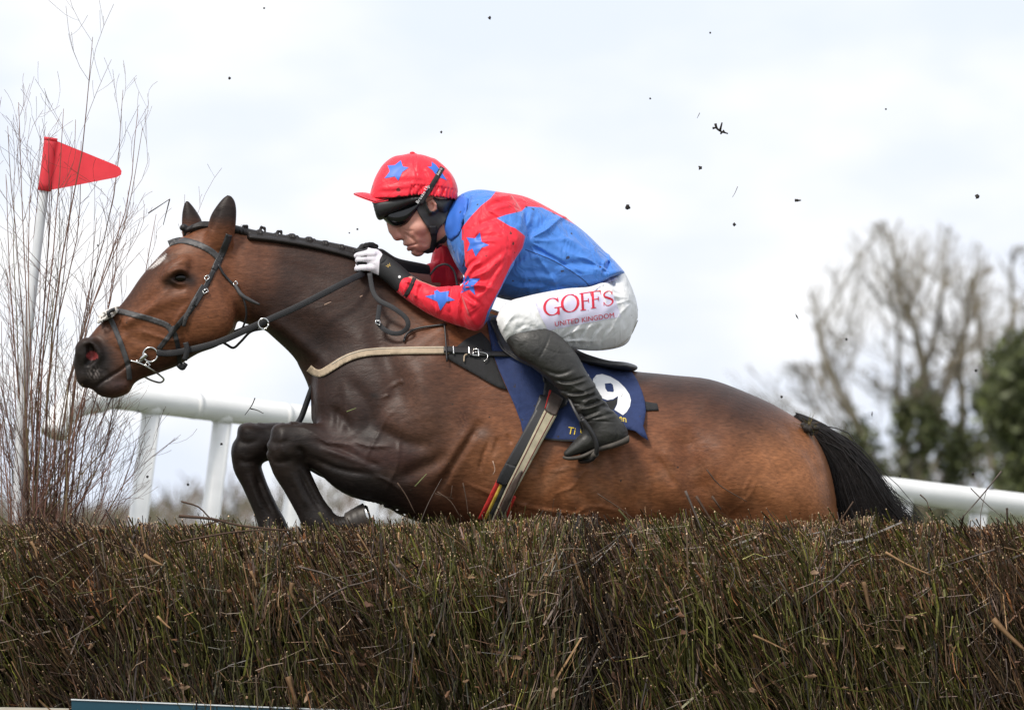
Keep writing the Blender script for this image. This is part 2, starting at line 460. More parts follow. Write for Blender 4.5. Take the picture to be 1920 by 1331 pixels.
    def fan(s, cx, cy, n, amp, r0, r1, seed, side=-1, ymid=0., soft=12., a0=None, a1=None, dmid=0.):
        """folds of cloth running out from a point where it is gathered"""
        rr = np.random.default_rng(seed); c = np.array(W(cx, cy, dmid))[[0, 2]]; R1 = r1 * S
        sl = s.sl(np.array([c[0] - R1, -9, c[1] - R1]), np.array([c[0] + R1, 9, c[1] + R1]))
        X, Z = np.meshgrid(s.ax[0][sl[0]], s.ax[2][sl[2]], indexing='ij')
        u, v = (X - c[0]) / S, -(Z - c[1]) / S; r = np.hypot(u, v); th = np.degrees(np.arctan2(v, u))
        ph = rr.uniform(0, 6.3, 4); t = np.radians(th)
        q = n * t + 1.3 * np.sin(2.3 * t + ph[0]) + .9 * np.sin(r / 26 + ph[1] + 1.7 * t) + .5 * np.sin(r / 11 + ph[2])
        f = (1 - np.abs(np.sin(q / 2))) ** 1.6 * (.55 + .45 * np.sin(1.7 * q / 3 + ph[3]))
        w = sstep(r0 * .5, r0 * 1.2, r) * (1 - sstep(r1 * .45, r1, r))
        if a0 is not None: w = w * sstep(a0 - 14, a0 + 10, th) * (1 - sstep(a1 - 10, a1 + 14, th))
        y = s.ax[1][sl[1]] - ymid * S
        m = np.ones(len(y)) if side == 0 else 1 / (1 + np.exp(-side * y / (soft * S)))
        s.F[sl] -= ((amp * S) * (f - .3) * w)[:, None, :].astype(np.float32) * m[None, :, None].astype(np.float32)

    def sample(s, P):
        q = (P - s.lo) / s.v; n = np.array(s.F.shape)
        i = np.clip(np.floor(q).astype(int), 0, n - 2); t = np.clip(q - i, 0, 1)
        r = 0
        for a in (0, 1):
            for b in (0, 1):
                for c in (0, 1):
                    w = (t[:, 0] if a else 1 - t[:, 0]) * (t[:, 1] if b else 1 - t[:, 1]) * (t[:, 2] if c else 1 - t[:, 2])
                    r = r + w * s.F[i[:, 0] + a, i[:, 1] + b, i[:, 2] + c]
        return r

    def poly(s):
        g = vdb.FloatGrid(3 * s.v)
        g.copyFromArray(np.clip(s.F, -3 * s.v, 3 * s.v))
        r = g.convertToPolygons(isovalue=0.0)
        pts = np.asarray(r[0], float); quads = np.asarray(r[-1], np.int32)
        P = pts * s.v + s.lo
        a, b, c = P[quads[:, 0]], P[quads[:, 1]], P[quads[:, 2]]
        if (np.cross(a, b) * c).sum() < 0: quads = quads[:, ::-1].copy()
        return P, quads

    def near(s):
        """depth (world y) of the first surface met from the camera's side, for every (x,z) column; holes filled from their neighbours"""
        ins = s.F < 0; has = ins.any(1); j = np.clip(ins.argmax(1), 1, None)
        I, K = np.indices(j.shape)
        f1 = s.F[I, j, K]; f0 = s.F[I, j - 1, K]
        t = np.clip(f0 / np.where(np.abs(f0 - f1) < 1e-9, 1e-9, f0 - f1), 0, 1)
        Y = np.where(has, s.ax[1][j - 1] + t * s.v, 0.); w = has.astype(float)
        for _ in range(30):
            sw = np.zeros_like(w); sy = np.zeros_like(Y)
            for sh, axx in ((1, 0), (-1, 0), (1, 1), (-1, 1)):
                ww = np.roll(w, sh, axx); sw += ww; sy += ww * np.roll(Y, sh, axx)
            new = (w == 0) & (sw > 0)
            Y = np.where(new, sy / np.maximum(sw, 1), Y); w = np.where(new, 1, w)
        return Surf(s.ax[0], s.ax[2], Y)

class Surf:
    def __init__(s, xs, zs, Y): s.xs, s.zs, s.Y = xs, zs, Y
    def smooth(s, n):
        Y = s.Y.copy()
        for _ in range(n):
            Y = (np.roll(Y, 1, 0) + np.roll(Y, -1, 0) + np.roll(Y, 1, 1) + np.roll(Y, -1, 1) + 2 * Y) / 6
        return Surf(s.xs, s.zs, Y)
    def at(s, X, Z):
        v = s.xs[1] - s.xs[0]
        a = np.clip((X - s.xs[0]) / v, 0, len(s.xs) - 1.001); b = np.clip((Z - s.zs[0]) / v, 0, len(s.zs) - 1.001)
        i, j = a.astype(int), b.astype(int); t, u = a - i, b - j
        Y = s.Y
        return Y[i, j] * (1 - t) * (1 - u) + Y[i + 1, j] * t * (1 - u) + Y[i, j + 1] * (1 - t) * u + Y[i + 1, j + 1] * t * u
    def lift(s, px, py, off):
        """photo pixels -> world points lying `off` pixels in front of the surface"""
        y = np.zeros(len(px))
        for _ in range(3):
            k = (D + y) / D
            y = s.at((px - 960) * S * k, ZC + (HY - py) * S * k) - off * S
        return Wa(px, py, y / S)

def resample(loop, step):
    L = np.asarray(loop, float); o = []
    for a, b in zip(L, np.roll(L, -1, 0)):
        n = max(1, int(math.ceil(np.hypot(*(b - a)) / step)))
        for i in range(n): o.append(a + (b - a) * i / n)
    return np.array(o)

def tri_region(loops, step):
    loops = [resample(l, step) for l in loops]
    V, E = [], []
    for l in loops:
        b = len(V); V += [tuple(p) for p in l]; E += [(b + i, b + (i + 1) % len(l)) for i in range(len(l))]
    allp = np.array(V); lo, hi = allp.min(0), allp.max(0)
    gx = np.arange(lo[0], hi[0], step); gy = np.arange(lo[1], hi[1], step * .87)
    GX, GY = np.meshgrid(gx, gy); GX = GX + (np.arange(len(gy)) % 2)[:, None] * step / 2
    gp = np.stack([GX.ravel(), GY.ravel()], 1)
    ins = np.zeros(len(gp), bool); dist = np.full(len(gp), 1e9)
    for l in loops:
        ins ^= inside(gp[:, 0], gp[:, 1], l); dist = np.minimum(dist, polydist(gp[:, 0], gp[:, 1], list(l) + [l[0]]))
    gp = gp[ins & (dist > step * .45)]
    V = [Vector(p) for p in V] + [Vector(p) for p in gp]
    r = delaunay_2d_cdt(V, E, [], 0, 1e-5)
    vv = np.array([tuple(p) for p in r[0]]); ff = np.array([tuple(t) for t in r[2] if len(t) == 3])
    c = vv[ff].mean(1); ins = np.zeros(len(c), bool)
    for l in loops: ins ^= inside(c[:, 0], c[:, 1], l)
    return vv, ff[ins]

def patch_mesh(loops, surf, off, thick, step, wr=None):
    vv, ff = tri_region(loops, step)
    o = off + (wr(vv[:, 0], vv[:, 1]) if wr else 0)
    front = surf.lift(vv[:, 0], vv[:, 1], o)
    a, b, c = front[ff[:, 0]], front[ff[:, 1]], front[ff[:, 2]]
    flip = np.cross(b - a, c - a)[:, 1] > 0
    ff[flip] = ff[flip][:, ::-1]
    if thick <= 0: return front, [ff]
    back = front + np.array([0, thick * S, 0]); n = len(front)
    ed = np.concatenate([ff[:, [0, 1]], ff[:, [1, 2]], ff[:, [2, 0]]])
    key = set(map(tuple, ed)); bd = np.array([e for e in map(tuple, ed) if (e[1], e[0]) not in key])
    side = np.stack([bd[:, 1], bd[:, 0], bd[:, 0] + n, bd[:, 1] + n], 1)
    return np.vstack([front, back]), [ff, ff[:, ::-1] + n, side]

def patch(name, loops, surf, off, thick, mat, parent, step=6, wr=None, mirror=False, label=None):
    """a sheet with thickness lying on a body; mirror makes the twin on the far side as an object of its own"""
    if np.ndim(loops[0][0]) == 0: loops = [loops]
    v, f = patch_mesh(loops, surf, off, thick, step, wr)
    o = mkobj(name, v, f, mat, parent, label=label)
    if mirror:
        v2 = v * np.array([1, -1, 1]); mkobj(name, v2, [a[:, ::-1] for a in f], mat, parent)
    return o

def band(path, width):
    """outline of a strap along a path; width is one number or one per point"""
    p = np.asarray(path, float); w = np.full(len(p), width, float) if np.ndim(width) == 0 else np.asarray(width, float)
    q = cr(np.column_stack([p, w]), 4) if len(p) > 2 else np.column_stack([p, w])
    p, w = q[:, :2], q[:, 2]
    t = np.gradient(p, axis=0); t /= np.linalg.norm(t, axis=1)[:, None] + 1e-9
    n = np.stack([-t[:, 1], t[:, 0]], 1) * w[:, None] / 2
    return np.vstack([p + n, (p - n)[::-1]])

def strap(name, path, width, surf, off, mat, parent, thick=2.5, mirror=False, step=4, label=None):
    return patch(name, [band(path, width)], surf, off, thick, mat, parent, step, mirror=mirror, label=label)

def tube_geo(P, r, sides=6, cap=True):
    P = np.asarray(P, float); n = len(P); r = np.broadcast_to(np.asarray(r, float), (n,))
    t = np.gradient(P, axis=0); t /= np.linalg.norm(t, axis=1)[:, None] + 1e-12
    ref = np.array([0, 1, 0.]) if abs(t[0][1]) < .9 else np.array([1., 0, 0])
    u = np.cross(t, ref); u /= np.linalg.norm(u, axis=1)[:, None] + 1e-12; w = np.cross(t, u)
    a = np.arange(sides) * 2 * math.pi / sides
    V = P[:, None, :] + r[:, None, None] * (np.cos(a)[None, :, None] * u[:, None, :] + np.sin(a)[None, :, None] * w[:, None, :])
    V = V.reshape(-1, 3)
    i = np.arange(n - 1)[:, None] * sides; j = np.arange(sides)[None, :]; j2 = (j + 1) % sides
    Q = np.stack([i + j, i + sides + j, i + sides + j2, i + j2], -1).reshape(-1, 4)
    F = [Q]
    if cap:
        V = np.vstack([V, P[0], P[-1]]); c0, c1 = len(V) - 2, len(V) - 1; jj = np.arange(sides); b = (n - 1) * sides
        F.append(np.stack([jj, (jj + 1) % sides, np.full(sides, c0)], 1)); F.append(np.stack([b + (jj + 1) % sides, b + jj, np.full(sides, c1)], 1))
    return V, F

def merge(parts):
    V, T, Q, n = [], [], [], 0
    for v, fs in parts:
        V.append(v)
        for f in fs: (T if f.shape[1] == 3 else Q).append(np.asarray(f) + n)
        n += len(v)
    F = []
    if T: F.append(np.concatenate(T))
    if Q: F.append(np.concatenate(Q))
    return np.concatenate(V), F

def tube(name, pts, r, mat, parent, sides=8, sub=5, label=None, smoothpath=True):
    """pts rows x,y,d in photo pixels, r in pixels"""
    p = cr(pts, sub) if smoothpath and len(pts) > 2 else np.asarray(pts, float)
    r = np.asarray(r, float) * S
    if np.ndim(r): r = np.interp(np.linspace(0, 1, len(p)), np.linspace(0, 1, len(r)), r)
    v, f = tube_geo(Wa(p[:, 0], p[:, 1], p[:, 2]), r, sides)
    return mkobj(name, v, f, mat, parent, label=label)

def ribbon(name, pts, width, thick, mat, parent, sub=6, label=None, bend=0):
    """a flat strap through the air: width lies across the path in the picture plane, thickness in depth"""
    p = cr(pts, sub) if len(pts) > 2 else np.asarray(pts, float)
    P = Wa(p[:, 0], p[:, 1], p[:, 2]); n = len(P)
    t = np.gradient(P, axis=0); t /= np.linalg.norm(t, axis=1)[:, None]
    a = np.cross(t, np.array([0, 1., 0])); a /= np.linalg.norm(a, axis=1)[:, None] + 1e-9
    b = np.cross(a, t)
    a = a * width * S / 2; b = b * thick * S / 2
    V = np.stack([P + a + b * .6, P + a - b * .6, P + a * .8 - b, P - a * .8 - b, P - a - b * .6, P - a + b * .6, P - a * .8 + b, P + a * .8 + b], 1).reshape(-1, 3)
    i = np.arange(n - 1)[:, None] * 8; j = np.arange(8)[None]; j2 = (j + 1) % 8
    Q = np.stack([i + j, i + j2, i + 8 + j2, i + 8 + j], -1).reshape(-1, 4)
    T = []
    for e, fl in ((0, 1), ((n - 1) * 8, 0)):
        for q in range(1, 7): T.append((e, e + q + 1, e + q) if fl else (e, e + q, e + q + 1))
    return mkobj(name, V, [Q, np.array(T)], mat, parent, label=label)

def text_loops(txt, org, xv, yv, shear=0.):
    """letter outlines of the built-in font; org, xv, yv place the unit text box in photo pixels"""
    cu = bpy.data.curves.new('lettering', 'FONT'); cu.body = txt; cu.size = 1.0; cu.resolution_u = 3; cu.shear = shear
    o = bpy.data.objects.new('lettering', cu); COL.objects.link(o)
    bpy.context.view_layer.update()
    me = o.to_mesh()
    v = np.array([p.co[:2] for p in me.vertices])
    cnt = {}
    for p in me.polygons:
        vs = list(p.vertices)
        for a, b in zip(vs, vs[1:] + vs[:1]): cnt[(a, b)] = 1
    nxt = {}
    for (a, b) in cnt:
        if (b, a) not in cnt: nxt[a] = b
    loops = []
    while nxt:
        a = next(iter(nxt)); l = []
        while a in nxt: l.append(a); a = nxt.pop(a)
        if len(l) > 2: loops.append(l)
    o.to_mesh_clear(); bpy.data.objects.remove(o); bpy.data.curves.remove(cu)
    w = v[:, 0].max() - v[:, 0].min(); x0 = v[:, 0].min()
    u = (v[:, 0] - x0) / w; vv = v[:, 1] / .73
    P = np.array(org)[None] + u[:, None] * np.array(xv)[None] + vv[:, None] * np.array(yv)[None]
    return [P[l] for l in loops]
# ================================================================== large structure: ground
def ground_h(x, y):
    """the ground lies flat by the fence and climbs gently to the left beyond it"""
    t = sstep(3., 12., y)
    return t * np.clip(-.085 * x + .12, -.5, .9) * np.exp(-np.abs(x) / 60) + 1.9 * sstep(25, 80, y) * sstep(2, 11, x) * np.exp(-np.abs(x) / 200)

gx = np.concatenate([np.linspace(-900, -40, 12), np.linspace(-30, 30, 41), np.linspace(40, 900, 12)])
gy = np.concatenate([np.linspace(-60, -5, 8), np.linspace(-3, 30, 34), np.geomspace(36, 1500, 16)])
GX, GY = np.meshgrid(gx, gy, indexing='ij')
gv = np.stack([GX, GY, ground_h(GX, GY)], -1).reshape(-1, 3)
ni, nj = GX.shape
ii, jj = np.meshgrid(np.arange(ni - 1), np.arange(nj - 1), indexing='ij')
gq = np.stack([ii * nj + jj, (ii + 1) * nj + jj, (ii + 1) * nj + jj + 1, ii * nj + jj + 1], -1).reshape(-1, 4)
g = mkobj('ground', gv, [gq], MAT['grass']); g['kind'] = 'structure'

# ================================================================== the horse
VX = .0048
H = Field((95, 1640, 340, 1560, -215, 215), VX)
# barrel, shoulder and quarters
H.ribs([
    [584, 700, 586, 790, 30, 0], [598, 665, 598, 815, 74, 0], [640, 620, 640, 880, 108, 0], [700, 585, 702, 925, 128, 0],
    [780, 560, 780, 975, 142, 0], [860, 562, 860, 1000, 152, 0], [950, 590, 950, 1020, 168, 0], [1050, 640, 1050, 1030, 180, 0],
    [1150, 688, 1150, 1034, 183, 0], [1250, 702, 1250, 1026, 178, 0], [1330, 711, 1330, 1012, 172, 0], [1400, 736, 1400, 1012, 170, 0],
    [1460, 764, 1460, 1020, 162, 0], [1515, 802, 1515, 1025, 142, 0], [1546, 852, 1546, 1025, 112, 0], [1562, 905, 1562, 1020, 75, 0], [1569, 950, 1569, 1000, 30, 0]],
    k=10, p=2.15, tap=-.16)
# neck
H.ribs([
    [404, 430, 440, 610, 36, 0], [440, 432, 452, 606, 40, 0], [480, 437, 482, 615, 44, 0], [530, 442, 515, 642, 47, 0], [600, 455, 556, 684, 54, 0], [670, 474, 588, 740, 66, 0],
    [740, 502, 600, 800, 84, 0], [810, 535, 650, 870, 100, 0], [880, 566, 740, 930, 110, 0]], k=22, p=2., tap=-.25)
# head
H.ribs([
    [418, 424, 455, 560, 30, 0], [400, 420, 448, 590, 40, 0], [362, 433, 434, 630, 53, 0], [322, 458, 406, 650, 61, 0], [292, 487, 371, 663, 60, 0], [263, 521, 334, 685, 50, 0],
    [239, 556, 298, 699, 40, 0], [213, 586, 262, 712, 34, 0], [187, 608, 243, 727, 32, 0], [166, 633, 222, 743, 33, 0],
    [149, 648, 197, 741, 33, 0], [140, 664, 168, 727, 28, 0], [138, 682, 149, 712, 15, 0]], k=10, p=2.2, tap=-.08, sub=4)
for sg in (-1, 1):
    H.ell(392, 596, sg * 36, 58, 46, 26, 40, k=16)              # cheek
    H.ell(330, 505, sg * 52, 30, 16, 16, 40, k=14)              # bone over the eye
    H.ell(168, 662, sg * 24, 26, 30, 16, 35, k=10)              # nostril flare
    H.chain([(236, 606, 7, 8, sg * 30), (300, 570, 8, 9, sg * 46), (350, 556, 7, 8, sg * 54)], k=14)   # crest of the cheek
    H.ell(338, 522, sg * 64, 15, 10, 9, -20, k=4, mode='sub')   # eye socket
    H.chain([(168, 650, 9, 26, sg * 52), (171, 668, 12, 28, sg * 52), (163, 682, 8, 24, sg * 52)], k=5, mode='sub')   # nostril
    H.relief([(320, 521), (331, 509), (347, 509), (361, 524)], 4.5, -6, sg)
    H.relief([(316, 512), (332, 500), (352, 500)], 3, 2.5, sg)
    H.relief([(320, 526), (336, 534), (357, 530)], 4, -4, sg)
    H.relief([(322, 538), (338, 545), (356, 542)], 3, 2, sg)
    H.relief([(150, 655), (160, 643), (178, 645), (190, 662), (186, 684)], 6, -4, sg)
    H.relief([(182, 724), (205, 708), (225, 696), (246, 680)], 2.6, 5, sg, taper=False)      # mouth
    H.relief([(250, 668), (262, 676), (270, 684)], 5, 3, sg)
    H.relief([(432, 560), (446, 590), (440, 615)], 12, 4, sg)        # behind the jaw
    H.relief([(300, 600), (330, 620), (350, 650)], 10, 2.5, sg)
    H.relief([(240, 625), (268, 640), (292, 640)], 8, 2.2, sg)
    H.relief([(215, 655), (230, 640), (250, 618)], 6, -1.8, sg)
H.ell(210, 727, 0, 31, 17, 30, 8, k=10); H.ell(232, 722, 0, 14, 16, 26, 0, k=8)
H.ell(160, 705, 0, 16, 22, 30, 0, k=10)
# ears
H.ribs([[384, 474, 428, 476, 5, -30], [386, 458, 434, 462, 13, -33], [390, 425, 441, 430, 16, -36], [395, 405, 443, 409, 14, -38], [405, 388, 443, 391, 11, -38], [417, 373, 440, 377, 7, -38], [426, 366, 434, 368, 3, -38]], k=14)
H.relief([(398, 440), (404, 415), (414, 392)], 4, 3.5, -1, ymid=-38)
H.ribs([[346, 456, 386, 456, 8, 30], [341, 436, 383, 438, 13, 34], [341, 408, 379, 416, 13, 37], [343, 392, 371, 400, 10, 38], [346, 381, 361, 386, 6, 38], [349, 377, 355, 379, 3, 38]], k=8)
# far foreleg
H.chain([(800, 850, 75, 40, 70), (690, 850, 58, 42, 74), (590, 838, 42, 34, 74), (520, 826, 34, 30, 72), (482, 832, 36, 30, 70)], k=14)
H.chain([(478, 826, 33, 28, 70), (463, 866, 28, 25, 70), (476, 905, 23, 20, 70), (498, 955, 23, 19, 70), (512, 990, 27, 22, 70), (512, 1012, 22, 21, 70)], k=10)
H.chain([(512, 1010, 20, 20, 70), (522, 1040, 21, 22, 70)], k=8)
# near foreleg
H.ribs([[835, 620, 780, 670, 8, -92], [845, 660, 765, 720, 26, -92], [865, 720, 715, 800, 40, -92], [880, 810, 690, 880, 48, -90], [850, 905, 700, 910, 42, -86], [800, 950, 730, 940, 24, -80], [780, 965, 750, 955, 6, -76]], k=52)
H.chain([(850, 880, 62, 30, -78), (800, 884, 70, 44, -86), (745, 880, 66, 49, -92), (676, 872, 62, 46, -94), (620, 846, 48, 38, -92), (575, 830, 38, 34, -90), (546, 834, 40, 33, -88)], k=34)
H.chain([(545, 828, 37, 32, -88), (540, 866, 34, 29, -86), (560, 908, 30, 23, -84), (582, 950, 29, 21, -82), (600, 978, 32, 24, -82), (622, 992, 26, 22, -82)], k=10)
H.chain([(620, 992, 20, 20, -82), (648, 985, 18, 21, -82)], k=8)
# hind legs (behind the fence)
for sg in (-1, 1):
    dx = 0 if sg < 0 else -50
    H.chain([(1440 + dx, 930, 110, 52, sg * 92), (1430 + dx, 1040, 90, 50, sg * 92), (1450 + dx, 1130, 58, 40, sg * 88), (1520 + dx, 1210, 38, 28, sg * 84), (1552 + dx, 1250, 32, 26, sg * 82)], k=24)
    H.chain([(1552 + dx, 1245, 30, 25, sg * 82), (1562 + dx, 1310, 24, 20, sg * 82), (1572 + dx, 1390, 22, 19, sg * 82), (1582 + dx, 1430, 27, 23, sg * 82), (1604 + dx, 1462, 20, 20, sg * 82)], k=10)
# muscle, tendon and bone under the skin
for sg in (-1, 1):
    R = lambda q, w, a: H.relief(q, w * .92, a * 1.55, side=sg)
    R([(905, 790), (882, 825), (846, 880), (805, 945)], 9, 6)
    R([(893, 800), (862, 850), (820, 915)], 18, -5)
    R([(690, 600), (735, 700), (770, 790)], 22, 4)
    R([(640, 700), (690, 760), (700, 820)], 16, 3.5)
    R([(760, 650), (800, 740), (815, 820)], 26, -4)
    R([(470, 600), (530, 648), (590, 700)], 13, 4.5)
    R([(500, 590), (560, 640), (630, 700)], 16, -4)
    R([(560, 560), (640, 610), (720, 650)], 26, -3)
    R([(460, 470), (540, 500), (640, 540)], 18, 2.4)
    R([(642, 715), (637, 770), (634, 812)], 8, 2.6)
    R([(620, 760), (650, 790), (660, 815)], 10, 3)
    R([(575, 824), (640, 845), (690, 868), (722, 874)], 7, 3)
    R([(582, 856), (640, 880), (712, 892)], 6, 2.6)
    R([(600, 838), (660, 858), (710, 878)], 7, -3)
    R([(740, 900), (790, 880), (850, 850)], 14, 4)
    R([(700, 800), (760, 830), (820, 840)], 14, 4)
    R([(535, 800), (530, 835), (540, 862)], 8, -2.5)
    R([(1275, 800), (1290, 870), (1322, 960)], 26, 8)
    R([(1300, 745), (1345, 765), (1385, 790)], 26, -2.2)
    R([(1345, 800), (1360, 880), (1380, 960)], 30, -5)
    R([(1385, 790), (1440, 850), (1470, 940)], 14, 3)
    R([(1455, 790), (1510, 850), (1548, 930)], 10, 4)
    R([(1488, 786), (1528, 840), (1556, 905)], 6, -3)
    R([(1220, 850), (1245, 885), (1262, 915)], 7, 3)
    R([(1240, 840), (1262, 880)], 6, -2)
    R([(920, 822), (905, 860), (900, 890)], 4, 2.4); R([(935, 820), (925, 858)], 4, 2.2); R([(950, 815), (960, 835)], 4, 2)
    for q in range(7):
        x = 1000 + q * 34
        R([(x, 850 - q * 3), (x + 14, 910), (x + 16, 980)], 8, 1.5)
    R([(860, 900), (930, 930), (1010, 955), (1120, 968)], 4, -1.6)
    for (a, b, c) in (((700, 890), (735, 905), (760, 930)), ((662, 828), (700, 838), (745, 836)), ((300, 630), (322, 640), (352, 632))):
        R([a, b, c], 3, -1.6)
for kx_, ky, d in ((0, 0, -88), (-64, -2, 70)):     # bones of the knee, tendons of the cannon
    sg = -1 if d < 0 else 1; o = lambda pts: [(x + kx_, y + ky) for x, y in pts]
    H.ell(530 + kx_, 812 + ky, d, 20, 13, 24, -30, k=16); H.ell(514 + kx_, 846 + ky, d, 13, 17, 22, 10, k=16); H.ell(578 + kx_ * .95, 850 + ky, d, 12, 16, 18, 20, k=14)
    H.relief(o([(508, 828), (528, 832), (552, 826)]), 5, 2.2, 0); H.relief(o([(506, 862), (530, 868), (560, 858)]), 5, 2, 0)
    H.relief(o([(560, 838), (572, 850), (580, 868)]), 5, 4, 0)
H.relief([(562, 880), (584, 925), (606, 962)], 4.5, 5, 0); H.relief([(548, 884), (566, 925), (582, 955)], 5, -3, 0)
H.relief([(476, 885), (490, 925), (512, 968)], 4, 4.5, 0); H.relief([(462, 885), (478, 930), (494, 968)], 4, -2.5, 0)
for pts, w, a in (([(372, 560), (340, 590), (318, 640), (300, 655)], 4, -2.4), ([(318, 640), (285, 628), (258, 622)], 3.4, -2), ([(318, 640), (300, 668), (278, 688)], 3.4, -2), ([(352, 600), (345, 640), (350, 660)], 9, 3.4), ([(300, 545), (270, 580), (245, 600)], 10, 3), ([(325, 540), (300, 560), (262, 596)], 6, -2),
                  ([(372, 505), (392, 520), (398, 545)], 9, 3.4), ([(310, 500), (326, 488), (346, 486)], 7, 2.6), ([(420, 500), (428, 540), (424, 580)], 12, 3), ([(200, 640), (226, 660), (236, 690)], 6, 2), ([(196, 690), (206, 704), (204, 716)], 4, 1.8)):
    for sg in (-1, 1): H.relief(pts, w, a, sg)
rr_ = np.random.default_rng(12)
for x0, y0, dx, dy, n in ((1180, 930, -60, 14, 5), (1120, 880, -50, 26, 4), (740, 760, -30, 60, 4), (660, 850, -40, -14, 4), (1400, 900, -20, 60, 4), (1010, 930, -40, 20, 4)):
    for q in range(2):        # veins branching under the thin skin
        a = np.array([x0 + rr_.normal(0, 14), y0 + rr_.normal(0, 14)]); pts = [tuple(a)]
        for i in range(n):
            a = a + np.array([dx, dy]) / 2 + rr_.normal(0, 9, 2); pts.append(tuple(a))
        H.relief(pts, 2.8, -1.7, -1)
P, Q = H.poly()
px, py, pd = PX(P).T

def bl(x, y, r, ry=None): return np.exp(-((px - x) / r) ** 2 - ((py - y) / (ry or r)) ** 2)
def st(poly, w): return np.exp(-(polydist(px, py, poly) / w) ** 2)
BROWN, WARM, DARK, BLK = map(np.array, ((.165, .060, .026), (.30, .120, .048), (.026, .0135, .0100), (.010, .008, .0072)))
def mixc(c, t, w): w = np.clip(w, 0, 1)[:, None]; return c * (1 - w) + t * w
c = np.tile(BROWN, (len(P), 1))
c = mixc(c, WARM, .95 * sstep(1180, 1480, px) * sstep(740, 830, py))
c = mixc(c, WARM, .6 * st([(900, 860), (1050, 930), (1250, 930)], 70))
c = mixc(c, np.array([.14, .05, .022]), .7 * bl(1310, 830, 70, 120))
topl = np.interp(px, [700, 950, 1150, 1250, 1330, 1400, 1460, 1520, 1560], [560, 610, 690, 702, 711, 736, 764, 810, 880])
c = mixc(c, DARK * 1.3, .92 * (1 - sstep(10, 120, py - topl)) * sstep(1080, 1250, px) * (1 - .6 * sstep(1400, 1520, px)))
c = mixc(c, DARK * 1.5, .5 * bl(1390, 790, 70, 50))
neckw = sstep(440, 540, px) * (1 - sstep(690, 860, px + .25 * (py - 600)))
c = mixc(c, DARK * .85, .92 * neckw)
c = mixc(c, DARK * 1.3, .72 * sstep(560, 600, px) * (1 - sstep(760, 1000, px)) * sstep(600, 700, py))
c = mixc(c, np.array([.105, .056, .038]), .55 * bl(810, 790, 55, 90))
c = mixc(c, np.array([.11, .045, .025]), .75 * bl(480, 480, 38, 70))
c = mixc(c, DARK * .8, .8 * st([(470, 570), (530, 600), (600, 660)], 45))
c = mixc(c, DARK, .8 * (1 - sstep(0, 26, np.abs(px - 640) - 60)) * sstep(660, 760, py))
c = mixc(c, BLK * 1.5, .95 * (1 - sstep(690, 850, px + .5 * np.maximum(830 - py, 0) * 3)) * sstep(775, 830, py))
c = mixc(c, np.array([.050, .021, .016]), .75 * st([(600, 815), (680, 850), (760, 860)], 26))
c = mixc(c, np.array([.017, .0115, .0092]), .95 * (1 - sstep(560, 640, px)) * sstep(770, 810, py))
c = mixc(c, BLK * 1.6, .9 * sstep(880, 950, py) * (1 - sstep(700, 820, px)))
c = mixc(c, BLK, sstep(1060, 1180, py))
# head
hd = px < 470
c = np.where((hd & (py < 760))[:, None], mixc(c, np.array([.150, .056, .026]), .75 * (1 - sstep(420, 475, px))), c)
hb = lambda w: w * hd
c = mixc(c, np.array([.19, .07, .03]), hb(.7 * bl(400, 600, 50, 60)))
c = mixc(c, np.array([.20, .08, .035]), hb(.55 * bl(260, 640, 40, 30)))
c = mixc(c, np.array([.17, .07, .034]), hb(.5 * bl(330, 470, 25)))
c = mixc(c, DARK, hb(.75 * st([(310, 480), (265, 525), (232, 570), (196, 606)], 17)))
c = mixc(c, DARK * .9, hb(.75 * st([(250, 700), (320, 680), (400, 655)], 20)))
c = mixc(c, BLK * 1.4, hb(.9 * st([(318, 528), (340, 518), (358, 526)], 15)))
mz = (px - 150) * .75 + (py - 735) * -.62      # distance from the lips along the face
c = mixc(c, np.array([.030, .022, .019]), hb(1 - sstep(10, 78, np.hypot(px - 165, (py - 700) * .9) - 20)))
c = mixc(c, BLK * 1.3, hb(.8 * (1 - sstep(28, 50, np.hypot(px - 168, py - 668)))))
c = mixc(c, np.array([.055, .035, .033]), hb(.8 * bl(222, 722, 18, 16)))
c = mixc(c, np.array([.22, .04, .04]), hb(.95 * (np.hypot((px - 173) / 11, (py - 667) / 8) < 1.0) * (np.abs(pd) < 46)))
c = mixc(c, BLK * 1.2, hb(.95 * (px > 336) * (1 - sstep(400, 446, py + .0 * px))))
st_poly = [(312, 475), (296, 486), (283, 500), (279, 505), (286, 503), (300, 494), (310, 484)]
sdw = sdpoly(px, py, st_poly) + 2.2 * np.sin(px * .9) * np.cos(py * 1.1)
c = mixc(c, np.array([.62, .58, .55]), .85 * sstep(-1.5, 2.5, sdw) * (pd < -10))
# grey dried sweat, elbow mark, scuffs
dust = np.sin(px * .061 + 2 * np.sin(py * .043)) * np.sin(py * .057 + 1.6 * np.sin(px * .037))
c = c * (1 + .16 * dust * (px > 480))[:, None]
c = mixc(c, np.array([.16, .105, .07]), .34 * np.clip(dust, 0, 1) * bl(1120, 900, 300, 90))
c = mixc(c, np.array([.12, .10, .09]), .55 * bl(905, 812, 14, 12))
c = mixc(c, BLK, .7 * bl(702, 741, 9, 5))
c = mixc(c, np.array([.055, .020, .012]), .8 * np.clip(bl(868, 785, 10, 22) * (np.sin(px * .8 + 2 * np.sin(py * .35)) * np.sin(py * .7) > -.15), 0, 1))
c = mixc(c, np.array([.6, .52, .48]), .35 * bl(177, 700, 10, 9) * (np.sin(px * 1.3) * np.sin(py * 1.7) > .2))
horse = empty('horse', (W(1000, 1400)[0], 0, 0), 'dark bay racehorse with plaited mane leaping over the brush fence', 'horse')
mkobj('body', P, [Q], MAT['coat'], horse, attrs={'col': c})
HS = H.near(); HB = HS.smooth(8)

